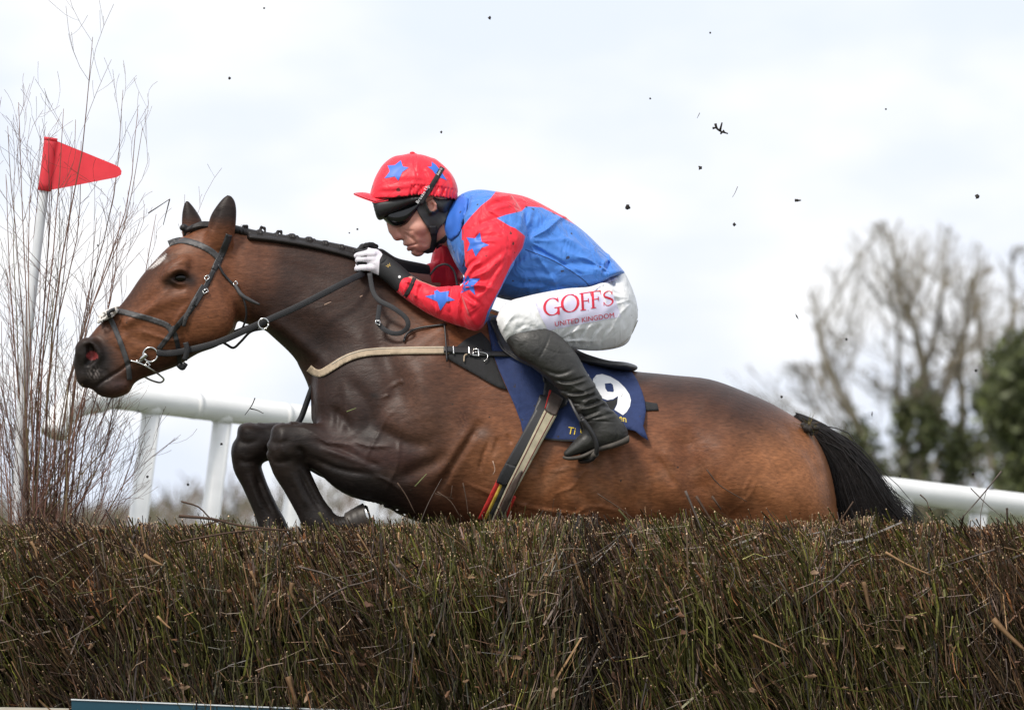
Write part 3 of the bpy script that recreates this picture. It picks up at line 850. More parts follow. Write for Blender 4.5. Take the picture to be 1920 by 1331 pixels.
def sphere_geo(cx, cy, d, r, nu=16, nv=10, sc3=(1, 1, 1)):
    c0 = np.array(W(cx, cy, d)); a = np.linspace(0, math.pi, nv + 1); b = np.arange(nu) * 2 * math.pi / nu
    V = np.stack([np.outer(np.sin(a), np.cos(b)), np.outer(np.sin(a), np.sin(b)), np.outer(np.cos(a), np.ones(nu))], -1).reshape(-1, 3)
    V = V * np.array(sc3) * r * S + c0
    i = np.arange(nv)[:, None] * nu; j = np.arange(nu)[None]; j2 = (j + 1) % nu
    return V, [np.stack([i + j, i + nu + j, i + nu + j2, i + j2], -1).reshape(-1, 4)]

for sg in (-1, 1):
    v, f = sphere_geo(338, 521, sg * 48.5, 13.5, 20, 12, (1.12, 1, .82)); mkobj('eye', v, f, MAT['eye'], horse)
# hooves
for (x0, y0, x1, y1, d) in ((520, 1040, 530, 1082, 70), (650, 984, 690, 972, -82), (1606, 1466, 1632, 1505, -82), (1556, 1466, 1582, 1505, 82)):
    t = np.array([x1 - x0, y1 - y0]) / math.hypot(x1 - x0, y1 - y0)
    hf = Field((min(x0, x1) - 50, max(x0, x1) + 50, min(y0, y1) - 50, max(y0, y1) + 50, d - 50, d + 50), .005)
    hf.chain([(x0, y0, 22, 24, d), ((x0 + x1) / 2, (y0 + y1) / 2, 27, 28, d), (x1, y1, 31, 31, d)], caps=(0, 0), k=4)
    for q in range(3): hf.relief([(x0 + t[0] * 12 * q - t[1] * 30, y0 + t[1] * 12 * q + t[0] * 30), (x0 + t[0] * 12 * q + t[1] * 30, y0 + t[1] * 12 * q - t[0] * 30)], 2.4, 1.4, 0)
    v, f = hf.poly(); hoof = mkobj('hoof', v, [f], MAT['hoof'], horse)
    c3 = np.array(W(x1, y1, d)); nrm = np.array([t[0], 0, -t[1]]); ub = np.array([t[1], 0, t[0]])
    arcp = np.array([c3 + nrm * .002 + (ub * math.cos(a) * 27 + np.array([0, 1, 0]) * math.sin(a) * 27) * S for a in np.linspace(.6, 5.7, 18)])
    v, f = tube_geo(arcp, .0075, 6); mkobj('horseshoe', v, f, MAT['steel'], hoof)

# mane: a dark rolled ridge with plaits standing on it
crest = [(398, 424), (430, 430), (470, 437), (530, 444), (600, 457), (670, 476), (730, 500), (790, 530)]
mf = Field((380, 830, 400, 570, -45, 45), .0035)
mf.chain([(x, y, 7 + 3 * math.sin(i * .5), 15, 0) for i, (x, y) in enumerate(cr(crest, 3))], k=4)
mf.chain([(x, y + 9, 8, 30, 0) for i, (x, y) in enumerate(cr(crest[2:], 3))], k=6)
v, f = mf.poly(); mkobj('mane', v, [f], MAT['hair'], horse)
for i, (x, y, r) in enumerate([(456, 436, 15), (489, 440, 14), (520, 446, 15), (550, 447, 15), (582, 453, 15), (612, 460, 15), (642, 467, 14), (668, 475, 12), (700, 487, 13), (732, 500, 13)]):
    bf = Field((x - 40, x + 40, y - 40, y + 40, -30, 30), .0026)
    bf.chain([(x - 14, y, 6, 9, -3), (x - 2, y - 1.5, 8, 12, -6), (x + 13, y + 4, 6, 10, -4)], k=5)
    if i in (0, 1, 2):
        bf.caps([(x - 3, y - 6, -3, 2.6), (x + 1, y - 12 - 2 * (i == 1), -3, 2.4), (x + 7, y - 12, -3, 2.4), (x + 8, y - 6, -3, 2.6)], k=2)
    for q in range(4): bf.relief([(x - 10 + q * 7, y - 9), (x - 6 + q * 7, y + 6)], 1.6, 2, side=0)
    v, f = bf.poly(); mkobj('plait', v, [f], MAT['hair'], horse)
ff = Field((325, 410, 400, 460, -30, 30), .0025)
ff.chain([(402, 425, 9, 16, 0), (380, 424, 9, 14, -4), (362, 428, 7, 10, -8), (350, 432, 5, 8, -10)], k=4)
ff.ell(345, 427, -10, 8, 7, 8, k=2); ff.caps([(347, 432, -10, 4), (346, 442, -10, 2)], k=2)
for q in range(4): ff.relief([(398, 419 + q * 4), (372, 421 + q * 3), (354, 429 + q * 2)], 1.4, 2, side=0)
v, f = ff.poly(); mkobj('forelock', v, [f], MAT['hair'], horse)

# tail: a dock with many fine strands
tf = Field((1470, 1740, 770, 1180, -50, 50), .006)
tf.chain([(1500, 793, 12, 16, 0), (1545, 822, 20, 17, 0), (1585, 870, 30, 18, 0), (1615, 930, 38, 18, 0), (1640, 1000, 32, 16, 0), (1655, 1060, 12, 8, 0)], k=6)
v, f = tf.poly(); tail = mkobj('tail', v, [f], MAT['hair'], horse)
strands = []
for i in range(2300):
    u = rng.uniform(-1, 1); w = rng.choice([-1, 1]) * rng.uniform(.75, 1.05); L = rng.uniform(.8, 1.08)
    dd = (math.sqrt(max(0, 1 - u * u)) * 19 + 4) * w
    up, lo = (np.array([(1494, 781), (1545, 802), (1590, 836), (1630, 882), (1668, 936), (1712, 985), (1745, 1040)], float),
              np.array([(1502, 806), (1535, 845), (1558, 890), (1568, 940), (1573, 1000), (1588, 1070), (1605, 1130)], float))
    a = (u + 1) / 2
    pth = lo * (1 - a) + up * a + rng.normal(0, 2.5, 2)
    pth[2:] += rng.normal(0, 3, 2); pth[3:] += rng.normal(0, 6, 2); pth[5:] += rng.normal(0, 13, 2)
    if rng.random() < .08: pth[2:] += rng.normal(0, 9, 2); pth[4:] += rng.normal(4, 12, 2)
    pth = cr(pth, 2); n = max(4, int(len(pth) * min(L, 1))); pth = pth[:n]
    dep = np.interp(np.linspace(0, 1, n), [0, .3, 1], [.75, 1.1, 1.25]) * dd + np.cumsum(rng.normal(0, .8, n))
    strands.append(tube_geo(Wa(pth[:, 0], pth[:, 1], dep), np.linspace(1.9, .4, n) * S * rng.choice([.35, .6, 1.0]), 3, cap=False))
v, f = merge(strands); o = mkobj('tail_hair', v, f, MAT['hair'], tail); o['kind'] = 'stuff'
# ================================================================== tack
CX = W(1060, 900)[0]
# --- number cloth with its lettering
def cloth_wr(x, y):
    return (2.2 * np.sin(.045 * x + .02 * y) + 1.8 * np.sin(.09 * x - .055 * y + 1) + 5 * np.exp(-((x - 1190) / 30) ** 2 - ((y - 790) / 40) ** 2)
            + 3 * np.exp(-((x - 1120) / 20) ** 2 - ((y - 700) / 12) ** 2) + 7 * sstep(760, 826, y) * (.5 + .5 * np.sin(x * .07)))
cloth = empty('saddle_cloth', (CX, 0, W(0, 820)[2]), 'navy cloth under the saddle with a white 9 and yellow script', 'saddle cloth')
cl_poly = [(912, 596), (935, 590), (980, 620), (1040, 650), (1088, 664), (1103, 684), (1140, 690), (1186, 698), (1196, 715), (1204, 734), (1209, 752), (1211, 770), (1209, 786), (1206, 798),
           (1216, 826), (1203, 818), (1191, 808), (1170, 803), (1140, 822), (1080, 828), (1022, 824), (982, 820), (976, 790), (966, 763), (950, 726), (934, 690), (922, 656)]
patch('cloth', cl_poly, HB, 6, 3.5, MAT['navy'], cloth, 7, cloth_wr, mirror=True)
nine = [[(1112, 710), (1118, 703), (1129, 701), (1145, 706), (1160, 715), (1172, 727), (1180, 739), (1183, 750), (1181, 762), (1175, 772), (1168, 778), (1152, 768), (1157, 758), (1159, 742), (1150, 748), (1139, 750), (1130, 747), (1123, 740), (1117, 727), (1112, 716)],
        [(1134, 719), (1145, 718), (1149, 721), (1151, 732), (1150, 735), (1139, 734), (1135, 728)]]
nm = lambda loops, off, mat, nme, st=4, **k: patch(nme, loops, HB, 6 + off, 0, mat, cloth, st, cloth_wr, **k)
nm(nine, .7, MAT['white'], 'number')
nm([[(1136, 752), (1150, 750), (1158, 745), (1156, 757), (1150, 768), (1136, 766)]], .5, MAT['felt'], 'number_shadow')
nm([[(1092, 697), (1104, 702), (1106, 712), (1098, 718), (1094, 708)]], .7, MAT['white'], 'number')
for t, o, xv, yv in (('Ti', (1065, 813), (14, 2), (1, -14)), ('t', (1087, 811), (5, 1), (1, -12)), ('en', (1162, 788), (13, 4), (-2, -13))):
    nm(text_loops(t, o, xv, yv, .12), 1.4, MAT['yellow'], 'lettering', 2.5)
patch('pad_tab', [(1205, 752), (1232, 756), (1235, 769), (1207, 770)], HB, 3, 3, MAT['felt'], cloth, 5)
nm([band([(1012, 821), (1050, 825), (1082, 825)], 3)], .6, MAT['felt'], 'hem', 4)

# --- saddle
saddle = empty('saddle', (CX, 0, W(0, 700)[2]), 'small black racing saddle under the jockey', 'saddle')
sf = Field((880, 1215, 560, 740, -140, 140), .004)
sf.ribs([[1000, 600, 1010, 690, 30, 0], [1050, 634, 1055, 690, 60, 0], [1085, 657, 1090, 690, 84, 0], [1112, 668, 1114, 690, 98, 0], [1142, 676, 1142, 693, 104, 0], [1172, 679, 1171, 697, 92, 0], [1190, 684, 1188, 696, 60, 0], [1196, 688, 1195, 692, 20, 0]], k=6)
sf.ribs([[890, 585, 912, 655, 20, 0], [905, 580, 925, 665, 70, 0], [925, 585, 945, 680, 98, 0], [970, 610, 985, 690, 110, 0], [1010, 620, 1015, 690, 100, 0]], k=10)
sf.relief([(1080, 668), (1120, 680), (1160, 689), (1190, 690)], 2.5, 2.5, 0, taper=False)
v, f = sf.poly(); mkobj('seat', v, [f], MAT['leather_grey'], saddle)
fl = lambda x, y: 4 * np.exp(-((x - 1000) / 25) ** 2 - ((y - 690) / 25) ** 2)
patch('flap', [(918, 600), (934, 640), (944, 656), (968, 673), (990, 684), (1008, 692), (1018, 702), (1021, 716), (1018, 742), (1012, 765), (1040, 772), (1062, 760), (1070, 730), (1060, 690), (1020, 640), (960, 600)], HB, 13, 4, MAT['leather'], saddle, 6, fl, mirror=True)
patch('pad', [(835, 670), (846, 661), (858, 648), (876, 634), (902, 622), (918, 640), (926, 672), (938, 702), (951, 731), (936, 727), (918, 718), (895, 704), (868, 689)], HB, 5, 5, MAT['felt'], saddle, 6, mirror=True)
strap('flap_edge', [(934, 640), (944, 656), (968, 673), (990, 684), (1008, 692), (1017, 701), (1020, 716)], 2.4, HB, 16.5, MAT['leather_grey'], saddle, 2)

# --- girth
girth = empty('girth', (W(985, 900)[0], 0, W(0, 960)[2]), 'black and cream girth buckled round the barrel of the horse', 'girth')
gp = lambda nme, poly, off, mat, th=3, **k: patch(nme, poly, HB, off, th, MAT[mat], girth, 5, **k)
gp('leather_strap', [(1000, 774), (1012, 740), (1034, 740), (1030, 765), (1012, 795), (990, 836), (968, 876), (946, 871), (972, 826)], 17, 'leather', 4, mirror=True)
gp('buckle_guard', [(948, 868), (969, 875), (962, 893), (947, 912), (930, 904), (938, 886)], 18, 'rubber', 6)
gp('webbing', [(931, 900), (939, 904), (905, 975), (896, 972)], 15, 'girth_red', 3)
gp('webbing', [(939, 903), (944, 906), (911, 977), (905, 975)], 15.3, 'girth_yellow', 3)
gp('webbing', [(944, 905), (953, 909), (920, 980), (911, 977)], 15, 'felt', 3)
gp('elastic_strap', [(1021, 768), (1045, 777), (1005, 850), (962, 930), (940, 985), (920, 980), (946, 920), (985, 842)], 19, 'elastic', 5, mirror=True)
for o in (4.5, 18.5):
    a = np.array([(1021, 768), (985, 842), (946, 920), (920, 980)], float); b = np.array([(1045, 777), (1005, 850), (964, 930), (940, 985)], float)
    t = o / 24
    strap('red_line', a * (1 - t) + b * t, 1.5, HB, 19.8, MAT['maroon'], girth, 1)
gp('strap_end', [(1029, 731), (1049, 742), (1056, 748), (1043, 779), (1032, 776), (1021, 768), (1026, 748)], 21, 'brownleather', 4)
gp('strap_edge', [(1030, 731), (1034, 732), (1027, 752), (1023, 766), (1021, 766), (1025, 750)], 21.6, 'girth_red', 3)
strap('strap_tip', [(978, 882), (966, 906), (950, 940), (934, 975)], [4, 11, 12, 12], HB, 21, MAT['brownleather'], girth, 2)
gp('webbing', [(962, 928), (968, 931), (948, 978), (938, 984)], 16, 'girth_red', 3)

# --- breast girth and neck strap
bgth = empty('breast_girth', (W(700, 680)[0], 0, W(0, 710)[2]), 'cream webbing breast girth round the chest of the horse', 'breast girth')
bpath = [(579, 690), (590, 698), (603, 699), (622, 688), (645, 674), (672, 664), (705, 659), (765, 657), (845, 656)]
strap('webbing', bpath, 14, HB, 4, MAT['web'], bgth, 3, mirror=True)
strap('stitching', [(x, y - 5) for x, y in bpath[3:]], 1.2, HB, 4.7, MAT['timber'], bgth, 1)
strap('leather_end', [(832, 655), (870, 656), (905, 660)], 12, HB, 8, MAT['leather'], bgth, 4)
strap('leather_end', [(880, 662), (930, 663), (985, 664)], 10, HB, 9, MAT['leather'], bgth, 3)
for x in (850, 879): strap('keeper', [(x, 648), (x + 1, 664)], 2.6, HB, 9.5, MAT['steel'], bgth, 2, step=3)
def on(path, off):
    p = np.asarray(path, float); q = PX(HB.lift(p[:, 0], p[:, 1], off)); return [(a, b, c) for (a, b), c in zip(path, q[:, 2])]
tube('buckle', on([(888, 654), (897, 655), (898, 667), (887, 666), (888, 654)], 11), 1.5, MAT['steel'], bgth, smoothpath=False)
tube('buckle_tongue', on([(890, 660), (905, 661), (914, 665), (913, 673), (907, 677)], 11), 1.1, MAT['steel'], bgth)
tube('frayed_cord', on([(876, 664), (871, 667), (870, 678)], 9), 1.4, MAT['web'], bgth)
tube('neck_strap', on([(833, 606), (836, 640), (838, 678)], 10), 1.6, MAT['leather'], bgth)
tube('neck_strap', on([(757, 640), (764, 625), (786, 615), (836, 608)], 6), 2.2, MAT['leather'], bgth)
tube('breastplate_strap', [(596, 700, -30), (582, 735, -26), (566, 780, -20), (553, 812, -14), (575, 870, -6), (640, 905, 0)], 5.5, MAT['rubber'], bgth)

# --- bridle and reins
bridle = empty('bridle', (W(330, 600)[0], 0, W(0, 700)[2]), 'black leather bridle with crossed noseband and sheepskin pad', 'bridle')
BS = lambda nme, path, w, off=1.5, mat='leather', th=3, mirror=True: strap(nme, path, w, HS, off, MAT[mat], bridle, th, mirror, step=3.5)
BS('browband', [(316, 457), (330, 452), (345, 451), (373, 459), (397, 472), (414, 488)], 11.5, mat='leather_grey')
BS('headpiece', [(430, 440), (425, 455), (417, 474), (408, 493), (401, 506)], [13, 13, 13, 13, 11])
BS('cheekpiece', [(401, 506), (387, 535), (373, 556), (356, 583), (336, 607), (314, 634), (297, 655)], 9.5, 2.2)
BS('billet', [(384, 536), (372, 556), (362, 572)], 14, 4.5)
BS('strap_tail', [(368, 556), (358, 575), (349, 594), (344, 612)], [7, 8, 8, 6], 5.5, mat='leather_grey')
BS('noseband', [(205, 592), (212, 584), (222, 583), (255, 591), (287, 600), (313, 610), (322, 622)], 10.5, 1.6, 'leather_grey')
BS('noseband_strap', [(322, 612), (330, 634), (335, 658), (338, 690)], 9, 1.4)
BS('flash_strap', [(196, 590), (207, 598), (221, 630), (232, 660), (240, 686), (243, 712)], 9.5, 2.2, 'leather_grey')
BS('throat_latch', [(410, 496), (418, 512), (430, 526), (442, 537)], 4.5, 2.5)
tube('throat_strap', [(441, 535, -52), (452, 552, -58), (467, 562, -58), (487, 571, -56)], [3.5, 4, 4, 2], MAT['leather_grey'], bridle)
tube('throat_strap', [(446, 542, -50), (457, 562, -56), (462, 588, -50), (456, 612, -34), (444, 628, 0)], 2, MAT['leather'], bridle)
for p_ in ([(383, 520), (390, 516), (393, 521), (386, 527), (383, 520)], [(380, 546), (388, 541), (391, 546), (382, 551), (380, 546)], [(437, 531), (443, 527), (446, 532), (440, 536), (437, 531)]):
    q = np.asarray(p_, float); l = PX(HS.lift(q[:, 0], q[:, 1], 6)); tube('buckle', [(a, b, e) for (a, b), e in zip(p_, l[:, 2])], 1.3, MAT['steel'], bridle, smoothpath=False)
for i in range(6):
    t = i / 5.; q = np.array([[365 - 18 * t, 566 + 34 * t]]); l = PX(HS.lift(q[:, 0], q[:, 1], 6.2))[0]
    v, f = sphere_geo(q[0, 0], q[0, 1], l[2], 1.0, 8, 5); mkobj('punch_hole', v, f, MAT['eye'], bridle)
# sheepskin where the nosebands cross
pf = Field((175, 235, 565, 615, -48, 40), .0014)
pf.chain([(190, 594, 6, 20, -8), (203, 589, 8, 26, -8), (217, 583, 6, 20, -8)], k=4)
for i in range(420):
    a, b = rng.uniform(-1, 1, 2); pf.ell(203 + 15 * a - 4 * b, 589 - 7 * a + 9 * b, rng.uniform(-38, 24), *(rng.uniform(1.5, 3.2, 3)), k=.6)
v, f = pf.poly(); mkobj('sheepskin_pad', v, [f], MAT['fleece'], bridle)
tube('noseband_knot', [(206, 594, -43), (203, 587, -45), (209, 582, -43), (215, 580, -41)], 3.6, MAT['leather'], bridle)
ys = PX(HS.lift(np.array([282.]), np.array([665.]), 4))[0, 2]
for sg in (1, -1):
    d0 = ys * sg
    ring = [(282 + 13.5 * math.cos(a), 665 + 13.5 * math.sin(a), d0) for a in np.linspace(0, 2 * math.pi, 25)]
    tube('bit_ring', ring, 1.9, MAT['steel'], bridle, smoothpath=False)
    tube('bit_cheek', [(275, 664, d0), (268, 671, d0 * .95), (262, 676, d0 * .8), (258, 678, d0 * .4)], [5, 5, 4.5, 4], MAT['steel'], bridle)
tube('bit_mouthpiece', [(258, 678, ys * .8), (258, 679, 0), (258, 678, -ys * .8)], 4, MAT['steel'], bridle)
tube('ring_bit', [(244, 676, -34), (262, 681, -38), (280, 690, -38), (298, 702, -24), (307, 711, 0), (300, 717, 14), (284, 713, 22), (270, 706, 24)], 1.9, MAT['steel'], bridle)
tube('bit_loop', [(272, 681, -40), (276, 688, -41), (282, 684, -41), (276, 679, -41), (272, 681, -40)], 1.3, MAT['steel'], bridle, smoothpath=False)
ribbon('rein', [(294, 661, ys - 2), (320, 662, ys - 4), (350, 657, -62), (411, 641, -70), (480, 610, -86), (560, 574, -98), (640, 533, -92), (682, 512, -62)], 12, 3.4, MAT['rubber'], bridle, label='near rein of black rubber grip')
ribbon('rein', [(294, 661, -ys), (350, 657, 62), (480, 610, 86), (560, 574, 90), (640, 530, 70), (690, 505, 30)], 13, 5, MAT['rubber'], bridle, label='far rein of black rubber grip')
ribbon('rein_keeper', [(348, 642, -68), (351, 657, -68), (346, 675, -66)], 10, 8, MAT['rubber'], bridle)
ribbon('rein_stop', [(334, 684, -44), (342, 690, -42), (348, 682, -46)], 9, 8, MAT['rubber'], bridle)
ribbon('rein_end', [(693, 512, -78), (699, 545, -88), (711, 563, -96), (737, 577, -108), (760, 595, -114), (765, 611, -116), (754, 623, -114), (737, 625, -112), (720, 617, -108), (709, 604, -104), (710, 586, -100), (712, 572, -97)], 9, 1.8, MAT['rubber'], bridle, label='slack loop of rein hanging below the glove')
tube('rein_buckle', [(705, 600, -108), (713, 603, -109), (712, 610, -109), (704, 606, -108), (705, 600, -108)], 1.3, MAT['steel'], bridle, smoothpath=False)
tube('martingale_ring', [(494 + 9.5 * math.cos(a), 607 + 10 * math.sin(a), -96) for a in np.linspace(0, 2 * math.pi, 21)], 1.7, MAT['steel'], bridle, smoothpath=False)
tube('martingale_strap', [(494, 616, -92), (470, 622, -70), (452, 640, -46), (438, 652, -20), (425, 646, -8), (415, 640, -8)], 2.4, MAT['leather'], bridle)

# ================================================================== the jockey
jk = empty('person', (W(1010, 650)[0], 0, W(0, 650)[2]), 'jockey in red and blue starred silks crouched over the neck of the horse', 'person')
# --- body: one continuous figure; only the face, an ear and the throat show
J = Field((690, 1205, 296, 860, -238, 238), .0026)
J.ribs([[700, 378, 716, 400, 20, 0], [704, 350, 735, 405, 38, 0], [722, 312, 762, 412, 44, 0], [760, 300, 790, 418, 46, 0], [800, 304, 812, 420, 46, 0], [832, 325, 834, 418, 42, 0], [848, 350, 844, 405, 26, 0]], k=10)
J.ribs([[716, 398, 842, 372, 41, 0], [726, 412, 843, 396, 42, 0], [738, 423, 840, 414, 41, 0], [749, 435, 832, 432, 39, 0], [756, 446, 826, 448, 36, 0], [758, 455, 821, 458, 32, 0], [762, 464, 816, 466, 27, 0], [773, 472, 810, 470, 20, 0], [786, 476, 804, 472, 10, 0]], k=6, p=2.15)
J.caps([(731, 418, 0, 6.5), (736, 432, 0, 6.5), (743.5, 444, 0, 7)], k=4)
J.caps([(738, 426, 0, 6), (752, 438, 0, 11)], k=9)
for sg in (-1, 1):
    J.caps([(750, 443, sg * 7.5, 5.6), (754.5, 444, sg * 9, 4.2)], k=3)
    J.ell(786, 428, sg * 35, 15, 9, 9, 12, k=10)              # cheekbone
    J.ell(748, 414, sg * 22, 13, 8, 14, 20, k=6, mode='sub')    # eye socket
    J.relief([(756, 436), (767, 444), (777, 453), (783, 465)], 2.4, 2.6, sg)
    J.relief([(768, 438), (779, 446), (788, 456)], 4, -1.6, sg)
    J.relief([(792, 440), (798, 452), (794, 464)], 7, 2.6, sg)
    J.relief([(752, 431), (766, 434), (780, 434)], 2, 1.2, sg)
    J.caps([(803, 381, sg * 45, 3.4), (811, 377, sg * 48, 3.2), (817, 383, sg * 49, 3.2), (816, 392, sg * 47, 3.2), (808, 399, sg * 44, 4)], k=2)
    J.ell(808, 388, sg * 43, 8, 10, 4, k=3)
J.caps([(762, 457, -9, 2.4), (760, 457, 0, 2.7), (762, 457, 9, 2.4)], k=5)
J.caps([(769, 467.5, -9, 2.4), (767, 467.5, 0, 2.8), (769, 467.5, 9, 2.4)], k=5)
J.ell(785, 475, 0, 9, 6, 13, 10, k=5)
J.ell(780, 473, 0, 9, 5, 15, 10, k=6)
J.relief([(753, 463), (763, 462.5), (774, 460.5), (782, 458)], 1.5, 3.2, 0, taper=False)
J.relief([(764, 472), (774, 470), (780, 467)], 2, 1.6, 0)
J.caps([(748, 449, -6, 1.8), (752, 448, -7, 1.4)], k=1.2, mode='sub'); J.caps([(748, 449, 6, 1.8), (752, 448, 7, 1.4)], k=1.2, mode='sub')
J.chain([(822, 420, 36, 36, 0), (850, 425, 40, 40, 0), (885, 430, 52, 60, 0)], k=10)
J.ribs([[880, 368, 850, 465, 60, 0], [910, 366, 880, 500, 90, 0], [945, 371, 905, 520, 104, 0], [1016, 393, 960, 545, 104, 0], [1085, 446, 1030, 540, 88, 0], [1130, 505, 1085, 560, 80, 0], [1160, 550, 1105, 610, 80, 0], [1165, 596, 1120, 630, 70, 0]], k=14)
for sg in (-1, 1):
    arm = [(925, 415, 38, 34, 94), (925, 460, 36, 32, 122), (908, 520, 30, 28, 136), (890, 582, 22, 24, 134)] if sg < 0 else [(890, 430, 36, 34, 92), (862, 462, 32, 30, 112), (846, 500, 26, 26, 118), (842, 522, 22, 22, 116)]
    fore = [(888, 584, 22, 24, 132), (835, 564, 20, 22, 104), (780, 540, 16, 18, 76), (730, 508, 14, 16, 56), (700, 492, 16, 10, 46)] if sg < 0 else [(842, 522, 22, 22, 114), (800, 520, 19, 20, 84), (750, 508, 15, 17, 52), (712, 486, 14, 10, 26)]
    J.chain([(a, b, c_, d_, sg * e) for a, b, c_, d_, e in arm], k=10); J.chain([(a, b, c_, d_, sg * e) for a, b, c_, d_, e in fore], k=8)
    J.chain([(1130, 592, 42, 42, sg * 72), (1080, 598, 40, 38, sg * 126), (1020, 600, 34, 34, sg * 162), (975, 604, 26, 24, sg * 184)], k=10)
    J.chain([(978, 610, 22, 22, sg * 188), (1028, 662, 22, 20, sg * 202), (1074, 722, 18, 16, sg * 209), (1120, 785, 13, 13, sg * 212)], k=5)
    J.chain([(1128, 802, 11, 12, sg * 213), (1108, 822, 8, 12, sg * 213), (1088, 838, 4, 9, sg * 213)], k=4)
P, Q = J.poly(); px, py, pd = PX(P).T
c = np.tile(np.array([.58, .285, .215]), (len(P), 1))
c = mixc(c, np.array([.58, .22, .17]), .75 * bl(745, 444, 9) + .5 * bl(785, 438, 16, 9) + .35 * bl(790, 465, 12) + .6 * bl(813, 386, 8))
c = mixc(c, np.array([.38, .13, .11]), .8 * np.exp(-((px - 766) / 11) ** 2 - ((py - 463) / 5) ** 2))
c = mixc(c, np.array([.38, .22, .17]), .35 * bl(800, 462, 14, 14) * (np.sin(px * 2.1) * np.sin(py * 2.3) > -.4))
mkobj('body', P, [Q], MAT['skin'], jk, attrs={'col': c})
JS = J.near()
fs = lambda nme, poly, off, th, mat, **k: patch(nme, poly, JS, off, th, MAT[mat], jk, 3.2, **k)

# --- breeches
B = Field((915, 1210, 490, 670, -262, 262), .0034)
B.ribs([[1100, 540, 1100, 630, 60, 0], [1130, 516, 1118, 640, 92, 0], [1150, 510, 1135, 652, 104, 0], [1168, 508, 1150, 652, 108, 0], [1182, 533, 1165, 646, 100, 0], [1192, 560, 1180, 632, 76, 0], [1196, 580, 1192, 612, 40, 0]], k=8)
for sg in (-1, 1):
    B.ribs([[1190, 572, 1187, 618, 12, sg * 62], [1182, 552, 1179, 640, 34, sg * 68], [1166, 543, 1162, 651, 50, sg * 80], [1135, 530, 1130, 657, 58, sg * 98], [1104, 538, 1098, 657, 60, sg * 118], [1063, 541, 1070, 653, 58, sg * 140], [1016, 549, 1036, 648, 53, sg * 166], [981, 557, 1000, 648, 46, sg * 184], [957, 564, 968, 648, 40, sg * 192], [940, 577, 950, 642, 30, sg * 194], [931, 596, 936, 618, 14, sg * 194]], k=14)
    Rb = lambda *a: B.relief(*a, side=sg, ymid=sg * 60)
    for x0, y0, x1, y1, x2, y2, w, am in ((1062, 640, 1072, 620, 1088, 606, 4, 3.2), (1080, 648, 1092, 625, 1104, 610, 4, 3.2), (1100, 652, 1110, 630, 1126, 612, 4.5, 3.2), (1120, 650, 1132, 628, 1146, 612, 4, 2.6),
                                        (1140, 520, 1152, 540, 1172, 552, 4, 3), (1128, 540, 1150, 552, 1182, 556, 4, 3.2), (1150, 566, 1172, 568, 1190, 574, 4, 2.8), (1120, 548, 1126, 562, 1128, 580, 4, 2.6), (1152, 560, 1165, 590, 1170, 620, 6, 2.4),
                                        (945, 585, 962, 580, 990, 576, 5, 1.8), (950, 612, 972, 604, 1000, 606, 5, 2), (962, 628, 985, 616, 1008, 618, 4, 2.4), (1000, 560, 1012, 580, 1024, 604, 4, 2.2), (985, 566, 1000, 590, 1014, 612, 5, 2),
                                        (1070, 546, 1080, 566, 1084, 590, 4, 2), (1040, 646, 1060, 636, 1076, 634, 4, 2.4)):
        Rb([(x0, y0), (x1, y1), (x2, y2)], w, am * 1.4)
        Rb([(x0 + w * 1.6, y0), (x1 + w * 1.6, y1), (x2 + w * 1.6, y2)], w, -am * .9)
B.fan(1040, 640, 13, 6.8, 16, 95, 11, ymid=-60, a0=-80, a1=5, dmid=-170); B.fan(1190, 560, 11, 6.0, 14, 90, 12, ymid=-40, a0=120, a1=179, dmid=-70)
B.fan(930, 640, 12, 4.8, 24, 90, 13, ymid=-60, a0=-80, a1=-10, dmid=-185); B.fan(1120, 532, 10, 5.2, 8, 70, 14, ymid=-40, a0=10, a1=120, dmid=-90)
v, f = B.poly(); br = mkobj('breeches', v, [f], MAT['breech'], jk)
BM = B.near().smooth(2)
patch('patch', [(1001, 563), (1050, 553), (1104, 545), (1150, 553), (1158, 574), (1164, 594), (1100, 606), (1028, 620), (1012, 590)], BM, 1.0, 0, MAT['lilac'], br, 5)
patch('waistband', [(1107, 540), (1118, 529), (1133, 520), (1146, 514), (1158, 524), (1140, 531), (1126, 537), (1116, 546)], BM, 1.6, 2, MAT['lilac'], br, 4)
patch('piping', [band([(1196, 600), (1182, 630), (1160, 648), (1128, 655)], 1.4)], BM, 1.2, 0, MAT['timber'], br, 3)
# lettering on the thigh: serif capitals drawn stroke by stroke, then small capitals
def letter(strokes, org, xv, yv, off):
    for i, (pts, wd) in enumerate(strokes):
        p = np.array(pts, float); q = np.array(org) + p[:, :1] * np.array(xv) + p[:, 1:] * np.array(yv)
        patch_geo.append(patch_mesh([band(q, np.array(wd) * math.hypot(*yv))], BM, 1.6 + .12 * i, 0, 3))
patch_geo = []
arc = lambda cx, cy, rx, ry, a0, a1, n=9: [(cx + rx * math.cos(math.radians(a)), cy + ry * math.sin(math.radians(a))) for a in np.linspace(a0, a1, n)]
def thin(a0, a1, n=9, lo=.045, hi=.15): return [lo + (hi - lo) * abs(math.cos(math.radians(a))) ** 1.3 for a in np.linspace(a0, a1, n)]
LG = [(arc(.5, .5, .44, .47, 38, 325, 13), thin(38, 325, 13)), ([(.84, .0), (.84, .42)], [.13, .13]), ([(.62, .42), (1.04, .42)], [.05, .05]), ([(.83, .98), (.85, .72)], [.04, .06])]
LO = [(arc(.5, .5, .44, .47, 0, 180, 11), thin(0, 180, 11)), (arc(.5, .5, .44, .47, 180, 360, 11), thin(180, 360, 11))]
